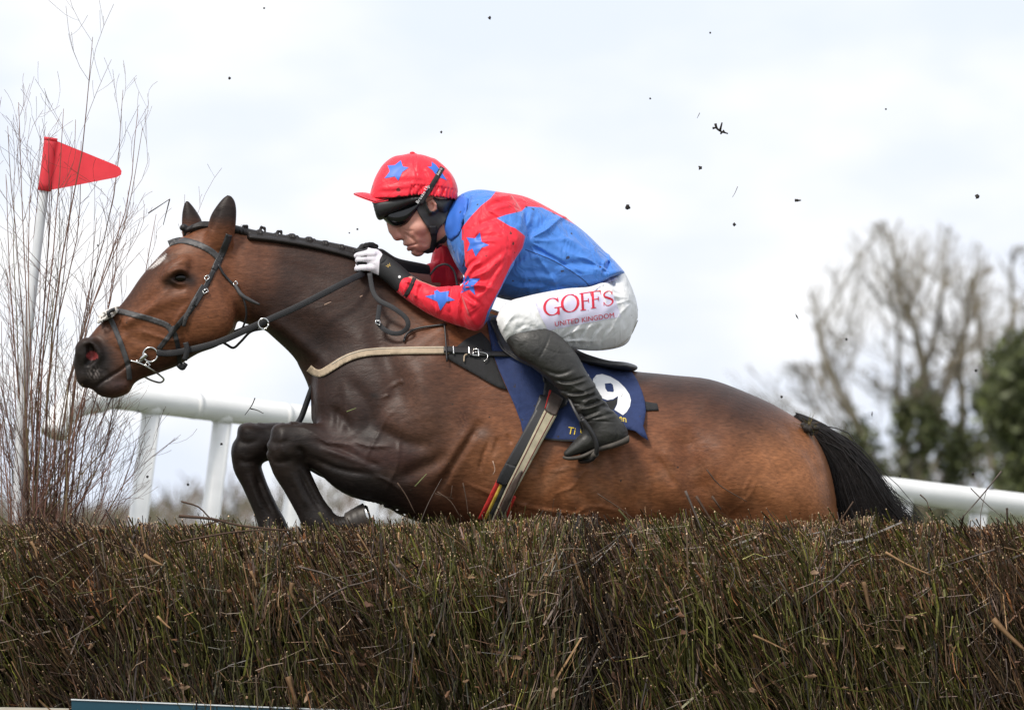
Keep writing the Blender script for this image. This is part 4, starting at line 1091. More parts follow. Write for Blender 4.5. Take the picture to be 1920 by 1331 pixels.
LF = [([(.25, 0), (.25, 1)], [.14, .14]), ([(.05, .97), (.9, .97)], [.055, .055]), ([(.05, .025), (.48, .025)], [.05, .05]), ([(.25, .52), (.7, .52)], [.05, .05]), ([(.88, 1.0), (.92, .74)], [.05, .03]), ([(.7, .64), (.7, .4)], [.045, .045])]
LS = [([(.82, .74), (.7, .93), (.45, .97), (.2, .85), (.2, .66), (.5, .52), (.8, .37), (.82, .18), (.58, .03), (.3, .06), (.12, .27)], [.04, .05, .06, .1, .13, .15, .13, .1, .06, .05, .04]), ([(.83, .95), (.83, .7)], [.04, .04]), ([(.11, .05), (.11, .3)], [.04, .04])]
for L, (x, y), w, h in ((LG, (1020, 594), 33, 33), (LO, (1053, 588), 34, 34), (LF, (1087, 583), 25, 33), (LF, (1107, 579), 23, 32), (LS, (1130, 575), 23, 28)):
    letter(L, (x, y), (w, -.15 * w), (-.06 * h, -h), 0)
v, f = merge(patch_geo); mkobj('lettering', v, f, MAT['redprint'], br)
v, f = patch_mesh(text_loops('UNITED KINGDOM', (1041, 612), (111, -17), (-1, -9.5)), BM, 1.7, 0, 2.5); mkobj('lettering', v, f, MAT['redprint'], br)

# --- jersey
T = Field((735, 1185, 335, 635, -205, 205), .0034)
T.ribs([[860, 368, 818, 424, 22, 0], [868, 363, 828, 438, 44, 0], [882, 358, 842, 470, 66, 0], [904, 356, 860, 505, 96, 0], [940, 361, 884, 530, 112, 0], [981, 368, 915, 550, 116, 0], [1016, 383, 945, 561, 116, 0], [1060, 408, 985, 566, 114, 0],
        [1100, 438, 1025, 562, 112, 0], [1133, 470, 1066, 555, 109, 0], [1155, 492, 1106, 548, 104, 0], [1168, 507, 1130, 530, 94, 0], [1172, 512, 1140, 524, 60, 0]], k=10, p=2.2)
torso = T.F.copy(); A = Field((735, 1185, 335, 635, -205, 205), .0034)
A.ribs([[880, 380, 960, 366, 40, -80], [870, 410, 985, 412, 44, -100], [868, 440, 986, 448, 44, -122], [871, 480, 968, 488, 42, -138], [868, 520, 944, 532, 40, -146], [862, 548, 928, 566, 38, -148], [862, 560, 912, 600, 36, -146], [866, 572, 896, 618, 30, -142], [868, 590, 880, 616, 14, -138]], k=10)
A.ribs([[912, 560, 914, 600, 16, -140], [890, 545, 896, 618, 32, -138], [862, 536, 868, 614, 33, -128], [838, 537, 838, 604, 31, -114], [811, 537, 802, 588, 28, -98], [777, 522, 768, 566, 24, -78], [756, 513, 744, 548, 22, -62], [753, 512, 742, 546, 14, -60]], k=8)
A.chain([(890, 425, 48, 42, 88), (858, 462, 42, 38, 112), (838, 500, 32, 32, 120), (836, 526, 28, 30, 118)], k=10)
A.chain([(838, 520, 30, 30, 118), (812, 516, 24, 24, 92)], k=8)
sl_all = tuple(slice(0, n) for n in T.F.shape)
T.put(A.F, sl_all, 9 * S)
fold = [  # grooves of the sleeve and body
    ((872, 520), (884, 500), (900, 492), 4, 3.5), ((866, 536), (885, 530), (910, 535), 4, 3.5), ((866, 545), (880, 562), (900, 575), 4, 3.2), ((862, 540), (868, 565), (872, 590), 4, 3.2), ((850, 538), (846, 560), (850, 590), 4, 2.6),
    ((880, 440), (905, 425), (940, 412), 5, 3), ((884, 455), (910, 450), (940, 448), 5, 2.4), ((900, 540), (922, 520), (945, 490), 5, 2.6), ((885, 520), (915, 500), (950, 470), 6, 2.4), ((890, 560), (910, 545), (930, 520), 4, 2.4),
    ((820, 545), (816, 565), (822, 585), 4, 2.4), ((795, 532), (788, 548), (786, 570), 4, 2.6), ((775, 524), (768, 540), (764, 556), 3, 2.4), ((905, 400), (935, 385), (965, 380), 5, 2.2), ((880, 475), (895, 465), (930, 462), 4, 2),
    ((985, 450), (1010, 430), (1030, 405), 7, 3.4), ((978, 470), (1005, 470), (1045, 490), 6, 3.2), ((988, 400), (985, 420), (984, 440), 5, 3), ((960, 500), (985, 480), (1020, 478), 6, 2.8), ((1005, 395), (1000, 420), (990, 440), 5, 2.4),
    ((990, 465), (1060, 500), (1110, 532), 3, 2.4), ((1040, 500), (1075, 498), (1120, 510), 6, 3), ((1080, 490), (1110, 498), (1140, 505), 5, 3.2), ((1145, 490), (1138, 500), (1135, 515), 4, 4), ((1120, 500), (1128, 508), (1132, 520), 4, 3.2),
    ((960, 535), (1000, 532), (1060, 540), 6, 3), ((970, 515), (1010, 512), (1050, 520), 7, 2.8), ((1000, 548), (1040, 542), (1090, 538), 4, 2.6), ((1050, 430), (1080, 450), (1110, 478), 8, 2.4), ((1030, 440), (1062, 462), (1095, 486), 8, 2.2),
    ((850, 400), (848, 425), (842, 446), 5, 3), ((868, 380), (864, 405), (858, 432), 5, 2.6), ((880, 365), (878, 385), (870, 405), 4, 2.4)]
for a, b, c_, w, am in fold:
    T.relief([a, b, c_], w, am * 1.35, -1, ymid=-20, soft=12)
    n = np.array([-(c_[1] - a[1]), c_[0] - a[0]], float); n /= np.hypot(*n)
    T.relief([tuple(np.array(q) + n * w * 1.7) for q in (a, b, c_)], w, -am * 1.0, -1, ymid=-20, soft=12)
T.fan(986, 452, 15, 7.4, 18, 175, 1, ymid=-20, a0=-60, a1=80, dmid=-100)
T.fan(862, 542, 12, 7.4, 10, 90, 2, ymid=-20, a0=-80, a1=100, dmid=-140)
T.fan(905, 392, 11, 4.7, 14, 90, 3, ymid=-20, a0=10, a1=150, dmid=-90)
T.fan(1150, 515, 12, 6.1, 12, 120, 4, ymid=-10, a0=-179, a1=-100, dmid=-80); T.fan(1150, 515, 14, 6.1, 12, 110, 5, ymid=-10, a0=120, a1=179, dmid=-80)
T.fan(752, 530, 12, 4.1, 10, 70, 6, ymid=-10, a0=-40, a1=60, dmid=-60)
T.fan(1000, 640, 12, 5.4, 60, 150, 7, ymid=-20, a0=-120, a1=-50, dmid=-90)
P, Q = T.poly(); px, py, pd = PX(P).T
dA = A.sample(P) / S; Tt = Field.__new__(Field); Tt.F, Tt.lo, Tt.v = torso, T.lo, T.v; dT = Tt.sample(P) / S
R1 = [(866, 427), (884, 405), (902, 386), (920, 372), (937, 350), (981, 350), (1030, 372), (1089, 415), (1089, 427), (1045, 403), (1016, 389), (987, 387), (978, 396), (948, 403), (931, 409), (957, 425), (966, 428), (985, 443), (980, 465), (958, 497), (940, 536), (914, 585), (903, 625), (860, 640), (720, 590), (720, 500), (777, 490), (811, 520), (858, 530), (862, 500), (858, 488), (872, 478), (866, 455)]
near_red = np.where(py < 452, sdpoly(px, py, R1), np.minimum(sdpoly(px, py, R1), (dT - dA) * .6 + 3))
far_red = (dT - dA) * .5
zone = np.where(pd < 10, near_red, far_red) * S
jer = mkobj('jersey', P, [Q], MAT['silk'], jk, attrs={'zone': zone})
TS = T.near()
zz = lambda pts, o=(600, 260), k=.2855: [(o[0] + k * a, o[1] + k * b) for a, b in pts]
for s_ in ([(1050, 615), (1062, 678), (1112, 700), (1062, 716), (1022, 775), (1000, 722), (965, 742), (984, 690), (962, 648), (1018, 655)],
           [(962, 885), (985, 920), (1055, 918), (1008, 965), (1020, 1027), (980, 990), (924, 1016), (945, 962), (925, 938)],
           [(745, 975), (790, 1008), (850, 1000), (840, 1035), (887, 1060), (832, 1070), (790, 1130), (770, 1070), (690, 1035), (752, 1022)]):
    patch('star', zz(s_), TS, .9, 0, MAT['blue'], jer, 4)
strap('cuff_band', [(777, 521), (771, 536), (764, 549), (758, 558)], 7.5, TS, 1, MAT['felt'], jer, 1.5)
strap('collar_edge', [(868, 364), (850, 395), (828, 424)], 4, TS, 1.4, MAT['blue'], jer, 3)
# collar flap
patch('collar', [(866, 366), (878, 372), (874, 400), (860, 440), (846, 452), (836, 444), (822, 428), (838, 400), (852, 376)], TS.smooth(4), 3, 4, MAT['blue'], jer, 5)
tube('zip', [(x, y, d - 2) for x, y, d in [(868, 430, -100), (874, 470, -116), (868, 500, -118)]], .9, MAT['felt'], jer)
strap('seam', [(985, 468), (1040, 490), (1090, 522), (1106, 538)], 1.2, TS, .8, MAT['navy'], jer, .6)

# --- boots
for sg in (-1, 1):
    bo = Field((935, 1195, 600, 885, min(sg * 150, sg * 262), max(sg * 150, sg * 262)), .003)
    d = sg
    bo.ribs([[946, 630, 1030, 615, 32, d * 197], [952, 645, 1055, 634, 38, d * 200], [968, 669, 1080, 662, 39, d * 204], [1002, 692, 1098, 694, 37, d * 207], [1030, 715, 1112, 715, 33, d * 209], [1050, 735, 1124, 736, 30, d * 211],
             [1065, 752, 1140, 760, 28, d * 212], [1079, 772, 1157, 778, 27, d * 213], [1088, 790, 1172, 798, 27, d * 213], [1094, 806, 1178, 816, 26, d * 213], [1100, 822, 1176, 830, 20, d * 213]], k=6, p=2.3)
    bo.chain([(1152, 812, 22, 24, d * 213), (1125, 818, 24, 25, d * 213), (1100, 828, 19, 24, d * 213), (1078, 842, 12, 20, d * 213), (1064, 850, 7, 13, d * 213)], k=8)
    for x0, y0, x1, y1, x2, y2, w_, am in ((1012, 694, 1046, 706, 1080, 694, 3.2, 2.2), (1036, 716, 1066, 720, 1106, 708, 2.6, 4), (1030, 722, 1050, 735, 1072, 738, 3, 3), (1052, 742, 1090, 740, 1120, 728, 2.4, 4.2), (1060, 752, 1078, 760, 1096, 760, 3, 3), (1072, 768, 1106, 762, 1138, 748, 2.6, 4.4),
                                      (1084, 756, 1104, 748, 1124, 742, 2.4, 2.4), (1078, 782, 1100, 782, 1128, 770, 3, 3), (1120, 764, 1138, 768, 1152, 772, 2.6, 2.6), (1098, 790, 1124, 784, 1156, 776, 2.4, 2.2)):
        a = [(x0, y0), (x1, y1), (x2, y2)]; bo.relief(a, w_, am, d, ymid=d * 200); bo.relief([(x + 1, y + w_ * 1.9) for x, y in a], w_ * 1.3, -am * .8, d, ymid=d * 200)
    bo.fan(1112, 742, 9, 3.0, 8, 60, 31, side=d, ymid=d * 200, dmid=d * 212)
    bo.relief([(1034, 620), (1024, 650), (1004, 688)], 1.6, 1.6, d, ymid=d * 200); bo.relief([(1086, 794), (1112, 792), (1162, 796)], 1.5, 1.8, d, ymid=d * 200); bo.relief([(1150, 800), (1154, 815), (1152, 832)], 1.4, 1.6, d, ymid=d * 200)
    bo.relief([(1010, 655), (1050, 668), (1084, 662)], 1.4, 1.2, d, ymid=d * 200)
    v, f = bo.poly(); bt = mkobj('boot', v, [f], MAT['boot'], jk)
    so = Field((1040, 1195, 790, 885, min(sg * 150, sg * 262), max(sg * 150, sg * 262)), .003)
    so.ribs([[1180, 815, 1179, 830, 20, d * 213], [1150, 828, 1152, 840, 25, d * 213], [1118, 839, 1120, 848, 25, d * 213], [1090, 852, 1092, 860, 23, d * 213], [1066, 856, 1068, 863, 18, d * 213], [1055, 854, 1056, 860, 8, d * 213]], k=3, p=3)
    v, f = so.poly(); mkobj('sole', v, [f], MAT['sole'], bt)
    # stirrup iron and leather belong to the saddle
    tube('stirrup_iron', [(1092, 786, d * 250), (1104, 802, d * 250), (1115, 822, d * 248), (1119, 845, d * 242), (1110, 860, d * 230), (1096, 864, d * 213), (1088, 862, d * 196), (1098, 840, d * 186), (1096, 815, d * 186), (1090, 790, d * 200), (1088, 780, d * 228), (1092, 786, d * 250)], 4.6, MAT['leather'], saddle)
    tube('tread', [(1118, 850, d * 240), (1100, 862, d * 213), (1090, 862, d * 192)], 6, MAT['sole'], saddle)
    ribbon('stirrup_leather', [(1050, 715, d * 200), (1066, 745, d * 226), (1078, 770, d * 244), (1090, 792, d * 250)], 5, 3, MAT['leather'], saddle)

# --- helmet with its silk
HE = Field((685, 870, 275, 385, -75, 75), .0026)
up = [(693, 366), (699, 345), (706, 328), (718, 309), (735, 296), (755, 290), (775, 288), (800, 292), (822, 303), (840, 319), (852, 336), (858, 353), (858, 366)]
ws = [22, 38, 46, 54, 59, 62, 63, 62, 59, 52, 40, 26, 12]
base = lambda x: float(np.interp(x, [690, 740, 780, 815, 850, 862], [373, 372, 368, 371, 376, 376]))
HE.ribs([[x, y, x + (775 - x) * .05, 2 * base(x) - y, w, 0] for (x, y), w in zip(up, ws)], k=4, p=2.2)
E2 = [(862, 377), (850, 376), (815, 372), (780, 369), (737, 373), (688, 373)]
X, Z = np.meshgrid(HE.ax[0], HE.ax[2], indexing='ij')
lowz = np.interp(X, [W(x, y)[0] for x, y in E2[::-1]], [W(x, y)[2] for x, y in E2[::-1]])
HE.F = np.maximum(HE.F, (lowz - Z).astype(np.float32)[:, None, :])
for i, x in enumerate(np.arange(770, 856, 6.2)):
    HE.relief([(x + rng.normal(0, 1), base(x) + 1), (x + 2 + rng.normal(0, 2), base(x) - 9 - 5 * rng.random()), (x + 3, base(x) - 18)], 2, 3.2, 0, taper=False)
for a, b, c_, w, am in (((700, 362), (740, 360), (790, 352), 5, 1.8), ((775, 290), (778, 310), (784, 345), 1.5, 1.4), ((720, 345), (770, 340), (810, 345), 6, 1.6), ((790, 320), (800, 335), (804, 355), 5, 2), ((835, 325), (842, 340), (846, 360), 4, 2), ((815, 340), (822, 352), (824, 366), 3, 2)):
    HE.relief([a, b, c_], w, am, 0); HE.relief([(a[0] + 6, a[1] - 4), (b[0] + 6, b[1] - 4), (c_[0] + 6, c_[1] - 4)], w, -am * .7, 0)
HE.fan(775, 262, 16, 2.2, 20, 110, 21, side=0, a0=30, a1=150)
v, f = HE.poly(); cap = mkobj('helmet_cap', v, [f], MAT['red'], jk)
CS = HE.near()
zc = lambda pts: zz(pts, (650, 270), .1652)
for s_ in ([(615, 185), (637, 255), (707, 268), (632, 320), (586, 417), (545, 370), (428, 392), (490, 310), (463, 245), (545, 240)],
           [(918, 260), (965, 255), (965, 203), (1012, 235), (1055, 290), (1090, 340), (1137, 412), (1080, 390), (1030, 370), (1000, 335), (975, 300)]):
    patch('star', zc(s_), CS, .8, 0, MAT['blue'], cap, 3)
U, Vv = np.meshgrid(np.linspace(-1, 1, 25), np.linspace(0, 1, 9), indexing='ij')
def visor(th):
    x = (706 + 22 * U ** 2) * (1 - Vv) + (663 + 40 * np.abs(U) ** 2.4) * Vv; y = (369 + 6 * U ** 2) * (1 - Vv) + (363.5 + 15.5 * U ** 2) * Vv - 4 * np.sin(Vv * math.pi) * (1 - U ** 2)
    return Wa(x.ravel(), (y + th).ravel(), (52 * U * (1 - .12 * Vv)).ravel())
vt, vb = visor(-1.3), visor(1.6); ni_, nj_ = U.shape
i_, j_ = np.meshgrid(np.arange(ni_ - 1), np.arange(nj_ - 1), indexing='ij'); q = np.stack([i_ * nj_ + j_, i_ * nj_ + j_ + 1, (i_ + 1) * nj_ + j_ + 1, (i_ + 1) * nj_ + j_], -1).reshape(-1, 4)
rim = np.concatenate([np.arange(nj_), np.arange(1, ni_) * nj_ + nj_ - 1, (ni_ - 1) * nj_ + np.arange(nj_ - 1)[::-1]])
n_ = len(vt); sd_ = np.stack([rim[:-1], rim[1:], rim[1:] + n_, rim[:-1] + n_], 1)
mkobj('peak', np.vstack([vt, vb]), [np.vstack([q, q[:, ::-1] + n_, sd_])], MAT['red'], cap)
v, f = sphere_geo(773, 287, 0, 4.2, 12, 8, (1.2, 1, .6)); mkobj('bobble', v, f, MAT['red'], cap)
strap('goggle_band', [(830, 314), (822, 328), (812, 345), (800, 364), (786, 384)], 9.5, CS, 1.6, MAT['black'], jk, 2, step=3, mirror=True)
v, f = patch_mesh(text_loops('Breeze Up', (784, 382), (22, -33), (-5.2, -3.4)), CS, 2.6, 0, 2); mkobj('lettering', v, f, MAT['white'], cap)
v, f = patch_mesh(text_loops('Breeze Up', (822, 329), (7, -13), (-4, -2.2)), CS, 2.6, 0, 2); mkobj('lettering', v, f, MAT['white'], cap)
# dark shell below the silk, goggles, ear pad and chin strap
sh = Field((690, 870, 360, 440, -75, 75), .0026)
sh.ribs([[696, 371, 699, 382, 26, 0], [703, 370, 708, 411, 44, 0], [716, 370, 724, 409, 50, 0], [737, 369, 748, 400, 54, 0], [762, 367, 768, 390, 57, 0], [785, 366, 788, 383, 58, 0], [800, 366, 802, 374, 56, 0]], k=3, p=2.6)
sh.ribs([[812, 370, 814, 376, 54, 0], [822, 368, 822, 402, 52, 0], [836, 368, 834, 408, 48, 0], [846, 368, 840, 402, 38, 0], [853, 370, 848, 386, 22, 0]], k=3, p=2.4)
v, f = sh.poly(); shell = mkobj('helmet_shell', v, [f], MAT['shell'], jk)
SS = sh.near()
gl = Field((705, 800, 375, 440, -70, 70), .0024)
gl.ribs([[716, 402, 721, 414, 20, 0], [726, 394, 728, 420, 36, 0], [740, 388, 739, 427, 43, 0], [754, 384, 752, 428, 47, 0], [766, 380, 764, 424, 49, 0], [776, 378, 774, 412, 50, 0], [787, 376, 786, 394, 50, 0]], k=3, p=2.8)
v, f = gl.poly(); mkobj('goggles', v, [f], MAT['lens'], jk)
JM = JS.smooth(2)
fs2 = lambda nme, poly, off, th, mat: patch(nme, poly, JM, off, th, MAT[mat], shell, 3, mirror=True)
fs2('ear_pad', [(780, 384), (790, 378), (798, 376), (801, 386), (806, 395), (814, 397), (820, 392), (822, 376), (846, 376), (842, 398), (834, 418), (824, 428), (820, 438), (806, 436), (800, 424), (790, 410), (783, 398)], 6, 8, 'leather')
fs2('chin_strap', [(806, 430), (820, 432), (819, 450), (818, 462), (812, 473), (802, 475), (792, 473), (806, 466), (809, 450)], 4, 5, 'black')
fs2('strap_buckle', [(805, 424), (818, 424), (820, 440), (807, 441)], 8, 5, 'rubber')
fs2('chin_strap', [(818, 455), (828, 448), (836, 440), (840, 448), (830, 460), (818, 468)], 4, 4, 'black')

# --- gloves
G = Field((655, 775, 445, 565, -105, 20), .0017)
G.chain([(702, 482, 15, 13, -52), (706, 494, 19, 15, -54), (700, 503, 13, 14, -52)], k=6)
G.chain([(704, 492, 20, 15, -53), (722, 502, 21, 17, -56), (742, 517, 21, 20, -60), (758, 532, 21, 21, -66)], k=6, caps=(1, 0))
for y0, y1, x0, r in ((477, 478, 672, 6.2), (486, 487, 671, 6), (502, 503, 670, 6.6)):
    G.caps([(700, y0, -62, r + 1), (684, y0, -64, r), (x0 + 3, y1, -60, r), (x0 + 1, y1 + 1, -48, r - .4), (x0 + 6, y1 + 2, -38, r - 1), (690, y1 + 2, -40, r - 1)], k=2.2)
G.caps([(698, 494, -58, 6), (684, 494.5, -58, 5), (673, 495, -54, 5), (672, 497, -44, 5), (684, 498, -38, 4.6)], k=2)
G.caps([(704, 474, -48, 7), (690, 471, -44, 6), (678, 474, -38, 5.6), (668, 480, -34, 5)], k=3)
G.relief([(708, 470), (716, 484), (712, 498)], 1.2, 1, -1, ymid=-50); G.relief([(714, 498), (722, 493), (728, 486)], 1.4, 1.4, -1, ymid=-50)
P, Q = G.poly(); px, py, pd = PX(P).T
wp = [(662, 476), (672, 473), (683, 470.5), (689, 468), (690, 464), (697, 462), (706, 465), (714, 471), (717, 477), (712, 487), (711, 498), (710, 516), (700, 511.5), (690, 508), (676, 507), (660, 510)]
zz_ = sdpoly(px, py, wp)
gaps = [band([(676, 481.5), (688, 480.5)], [1.5, 2.4]), band([(668, 496), (674, 493.5), (688, 494)], [7, 6, 4.5])]
for g_ in gaps: zz_ = np.minimum(zz_, -sdpoly(px, py, [tuple(q) for q in g_]))
MAT['glove'] = M('glove', (.013, .013, .014), zone=(.78, .75, .80), rough=.7, var=.1, bump=.3, bscale=600, mud=.16, mudscale=130)
gv_ = mkobj('glove', P, [Q], MAT['glove'], jk, attrs={'zone': np.where(pd < -36, zz_, -5) * S}, label='white backed black glove holding the rein')
GS = G.near()
v, f = patch_mesh(text_loops('W', (727, 503), (7, -5), (-4, -5)), GS, .6, 0, 1.5); mkobj('lettering', v, f, MAT['gold'], gv_)
v, f = patch_mesh([[(749 + 2.6 * math.cos(a), 519 + 2.6 * math.sin(a)) for a in np.linspace(0, 6.1, 12)]], GS, .8, 0, 1.5); mkobj('snap', v, f, MAT['white'], gv_)
G2 = Field((660, 880, 445, 560, -20, 160), .0024)
G2.chain([(712, 480, 14, 13, 20), (740, 500, 17, 17, 44), (790, 514, 20, 20, 78), (838, 528, 22, 22, 112)], k=5)
G2.caps([(708, 474, 12, 8), (692, 464, 2, 7), (680, 464, -8, 6.5), (672, 471, -14, 5.5), (676, 476, -18, 5)], k=3)
G2.caps([(704, 470, -2, 6), (694, 460, -10, 5.5), (686, 460, -18, 5)], k=2.5); G2.caps([(706, 462, 2, 4), (698, 459, -4, 4.5), (690, 459, -6, 4.5)], k=2)
for q in range(3): G2.caps([(706, 480 + q * 9, 18, 7), (690, 480 + q * 9, 22, 6.2), (676, 482 + q * 9, 16, 6), (674, 485 + q * 9, 4, 5.6), (684, 487 + q * 9, -4, 5)], k=2)
v, f = G2.poly(); mkobj('glove', v, [f], MAT['black'], jk, label='black far glove folded over the near one')
ribbon('whip_loop', [(806, 516, -20), (820, 500, -26), (838, 496, -30), (852, 510, -34), (858, 540, -40)], 4, 3, MAT['rubber'], bridle)
# ================================================================== many thin stems in one mesh
def stems(P, r, sides=3, col=None, tipcol=None):
    """P (n,k,3) centre lines, r (n,k) radii, col (n,3), tipcol (n,3) colour of the cut end"""
    n, k, _ = P.shape
    t = np.gradient(P, axis=1); t /= np.linalg.norm(t, axis=2, keepdims=True) + 1e-12
    ref = np.zeros_like(t); ref[..., 1] = 1; ref[np.abs(t[..., 1]) > .9] = (1, 0, 0)
    u = np.cross(t, ref); u /= np.linalg.norm(u, axis=2, keepdims=True) + 1e-12; w = np.cross(t, u)
    a = np.arange(sides) * 2 * math.pi / sides
    V = P[:, :, None] + r[:, :, None, None] * (np.cos(a)[None, None, :, None] * u[:, :, None] + np.sin(a)[None, None, :, None] * w[:, :, None])
    per = k * sides
    V = V.reshape(n, per, 3)
    i = np.arange(k - 1)[:, None] * sides; j = np.arange(sides)[None]; j2 = (j + 1) % sides
    q = np.stack([i + j, i + sides + j, i + sides + j2, i + j2], -1).reshape(-1, 4)
    tip = P[:, -1:, :] + t[:, -1:, :] * r[:, -1:, None] * 1.6
    ends = V[:, -sides:]
    V = np.concatenate([V, ends, tip], 1); m = per + sides + 1
    tr = np.stack([per + np.arange(sides), per + (np.arange(sides) + 1) % sides, np.full(sides, per + sides)], 1)[:, ::-1]
    base = (np.arange(n) * m)[:, None, None]
    F = [(tr[None] + base).reshape(-1, 3), (q[None] + base).reshape(-1, 4)]
    C = None
    if col is not None:
        C = np.repeat(col[:, None], m, 1).copy()
        if tipcol is not None: C[:, per:] = tipcol[:, None]
        C = C.reshape(-1, 3)
    return V.reshape(-1, 3), F, C

def fbm1(x, seed):
    r = np.random.default_rng(seed); o = 0
    for f, a in ((1.3, 1), (3.1, .7), (7.3, .45), (16., .3)):
        o = o + a * np.sin(x * f * 2 + r.uniform(0, 6.3)) * np.sin(x * f * .77 + r.uniform(0, 6.3))
    return o

# ================================================================== the brush fence
X0, X1 = -2.2, 2.3
def yf(x): return -.60 - .13 * x
def htop(x):
    px_ = 960 + x / S
    return np.interp(px_, [-400, 0, 250, 500, 700, 1000, 1300, 1500, 1700, 2000, 2400], [1096, 1099, 1099, 1095, 1098, 1106, 1110, 1108, 1103, 1098, 1094]) / 1000. + .012 * fbm1(x * 1.4, 3)
fence_c = (0, yf(0) + .3, 0)
fence = empty('brush_fence', fence_c, 'thick brown steeplechase fence of packed birch and gorse twigs', 'hedge')
# near-black block added inside the brush to stop light and darken gaps
nx = 60; xs = np.linspace(X0 + .02, X1 - .02, nx)
prof = [(.22, .0), (.21, .78), (.24, .90), (.30, .965), (.42, .93), (.46, .8), (.46, 0)]
cv = np.array([[x, yf(x) + a, b * (htop(x) - .03) / .965 if b > 0 else 0.] for x in xs for a, b in prof]); m = len(prof)
ii, jj = np.meshgrid(np.arange(nx - 1), np.arange(m), indexing='ij')
cq = np.stack([ii * m + jj, (ii + 1) * m + jj, (ii + 1) * m + (jj + 1) % m, ii * m + (jj + 1) % m], -1).reshape(-1, 4)[:, ::-1]
mkobj('light_block_core', cv, [cq], MAT['core'], fence, smooth=False)

PAL = np.array([[.050, .050, .011], [.068, .068, .012], [.092, .088, .018], [.044, .023, .013], [.060, .030, .018], [.032, .018, .012], [.078, .046, .026], [.115, .082, .056], [.110, .074, .066], [.10, .042, .018]])
PAL = PAL * np.array([.86, .86, .80])
def brush(n, where, seed):
    r = np.random.default_rng(seed)
    x = r.uniform(X0, X1, n)
    g1 = fbm1(x * .9, 11) + r.normal(0, .55, n); g2 = fbm1(x * 1.7, 23)
    if where in ('face', 'fine'):
        v = r.uniform(.16, 1, n) ** .9; z = v * (htop(x) - .05); y = yf(x) + (r.uniform(-.02, .19, n) if where == 'face' else r.uniform(-.045, .06, n)) + .16 * sstep(.82, 1, v) ** 2
    elif where == 'top':
        a = r.uniform(0, 1, n); y = yf(x) + .02 + .46 * a; z = htop(x) - .04 - .20 * (1 - a) ** 3 - .05 * a ** 4 * .6
    else:
        v = r.uniform(.1, 1, n); z = v * (htop(x) - .06); y = yf(x) + .47 + r.uniform(-.05, .03, n)
    L = r.uniform(.06, .26, n) if where == 'face' else r.uniform(.03, .12, n) if where == 'fine' else r.uniform(.05, .17, n)
    clump = np.sin(x * 37 + z * 11) + np.sin(x * 23 - z * 17 + 2)
    lean = -.32 + .22 * g2 + .12 * clump + r.normal(0, .17, n)
    wild = r.random(n) < (.025 if where == 'face' else .2 if where == 'fine' else .08); lean = np.where(wild, r.uniform(-2., 2., n), lean)
    fwd = {'face': -.18, 'fine': -.25, 'top': -.08, 'back': .15}[where] + r.normal(0, .22, n)
    d = np.stack([lean, fwd, np.ones(n) * np.where(wild, r.uniform(-.3, 1, n), 1)], 1); d /= np.linalg.norm(d, axis=1)[:, None]
    base = np.stack([x, y, z], 1) - d * L[:, None] * (.55 if where != 'top' else .72)
    bend = r.normal(0, .09, (n, 3)) * L[:, None]
    P = base[:, None] + d[:, None] * (L[:, None] * np.array([0, .5, 1.]))[..., None] + bend[:, None] * (np.array([0, 1, .1]))[None, :, None]
    over = P[:, 2, 2] - (htop(x) + np.abs(r.normal(0, .012, n)) + .03 * (r.random(n) < .07))
    P[:, :, 2] -= np.maximum(over, 0)[:, None]
    rad = r.choice([.0009, .0014, .0021, .0030, .0042], n, p=[.28, .32, .24, .12, .04]) if where != 'fine' else r.uniform(.0005, .0011, n)
    R = rad[:, None] * np.array([1, .95, .8])[None]
    k = np.clip(np.digitize(g1, [-.9, -.35, .1, .5, .9]), 0, 5)
    ci = np.select([k == 0, k == 1, k == 2, k == 3, k == 4], [r.integers(3, 6, n), r.integers(0, 7, n), r.integers(0, 3, n), r.integers(0, 3, n), r.integers(0, 4, n)], r.integers(3, 7, n))
    ci = np.where(r.random(n) < .14, r.integers(3, 10, n), ci)
    if where == 'top': ci = np.where(r.random(n) < .65, r.choice([6, 7, 8, 9, 9, 4], n), ci)
    if where == 'fine': ci = np.where(r.random(n) < .6, r.integers(6, 10, n), ci)
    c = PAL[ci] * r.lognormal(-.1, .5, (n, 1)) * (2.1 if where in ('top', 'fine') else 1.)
    dk = 1 - .6 * np.exp(-((x - .22 - (1.05 - z) * .06) / .055) ** 2) - .45 * np.exp(-((x + .93 - (1.05 - z) * .1) / .07) ** 2) * (z < .95) - .4 * np.exp(-((x + .2) / .06) ** 2) * (z < .9); c = c * dk[:, None]
    pale = r.random(n) < .022; c = np.where(pale[:, None], np.array([.30, .18, .09]) * r.uniform(.4, 1.4, (n, 1)), c)
    tipc = np.where(r.random(n)[:, None] < (.6 if where != 'fine' else .15), np.array([.62, .44, .27]) * r.uniform(.4, 1.4, (n, 1)), c)
    return stems(P, R, 3, c, tipc)
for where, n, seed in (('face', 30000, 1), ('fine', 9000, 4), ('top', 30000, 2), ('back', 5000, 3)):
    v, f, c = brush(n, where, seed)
    o = mkobj('brush', v, f, MAT['twig'], fence, attrs={'col': c}, smooth=False); o['kind'] = 'stuff'

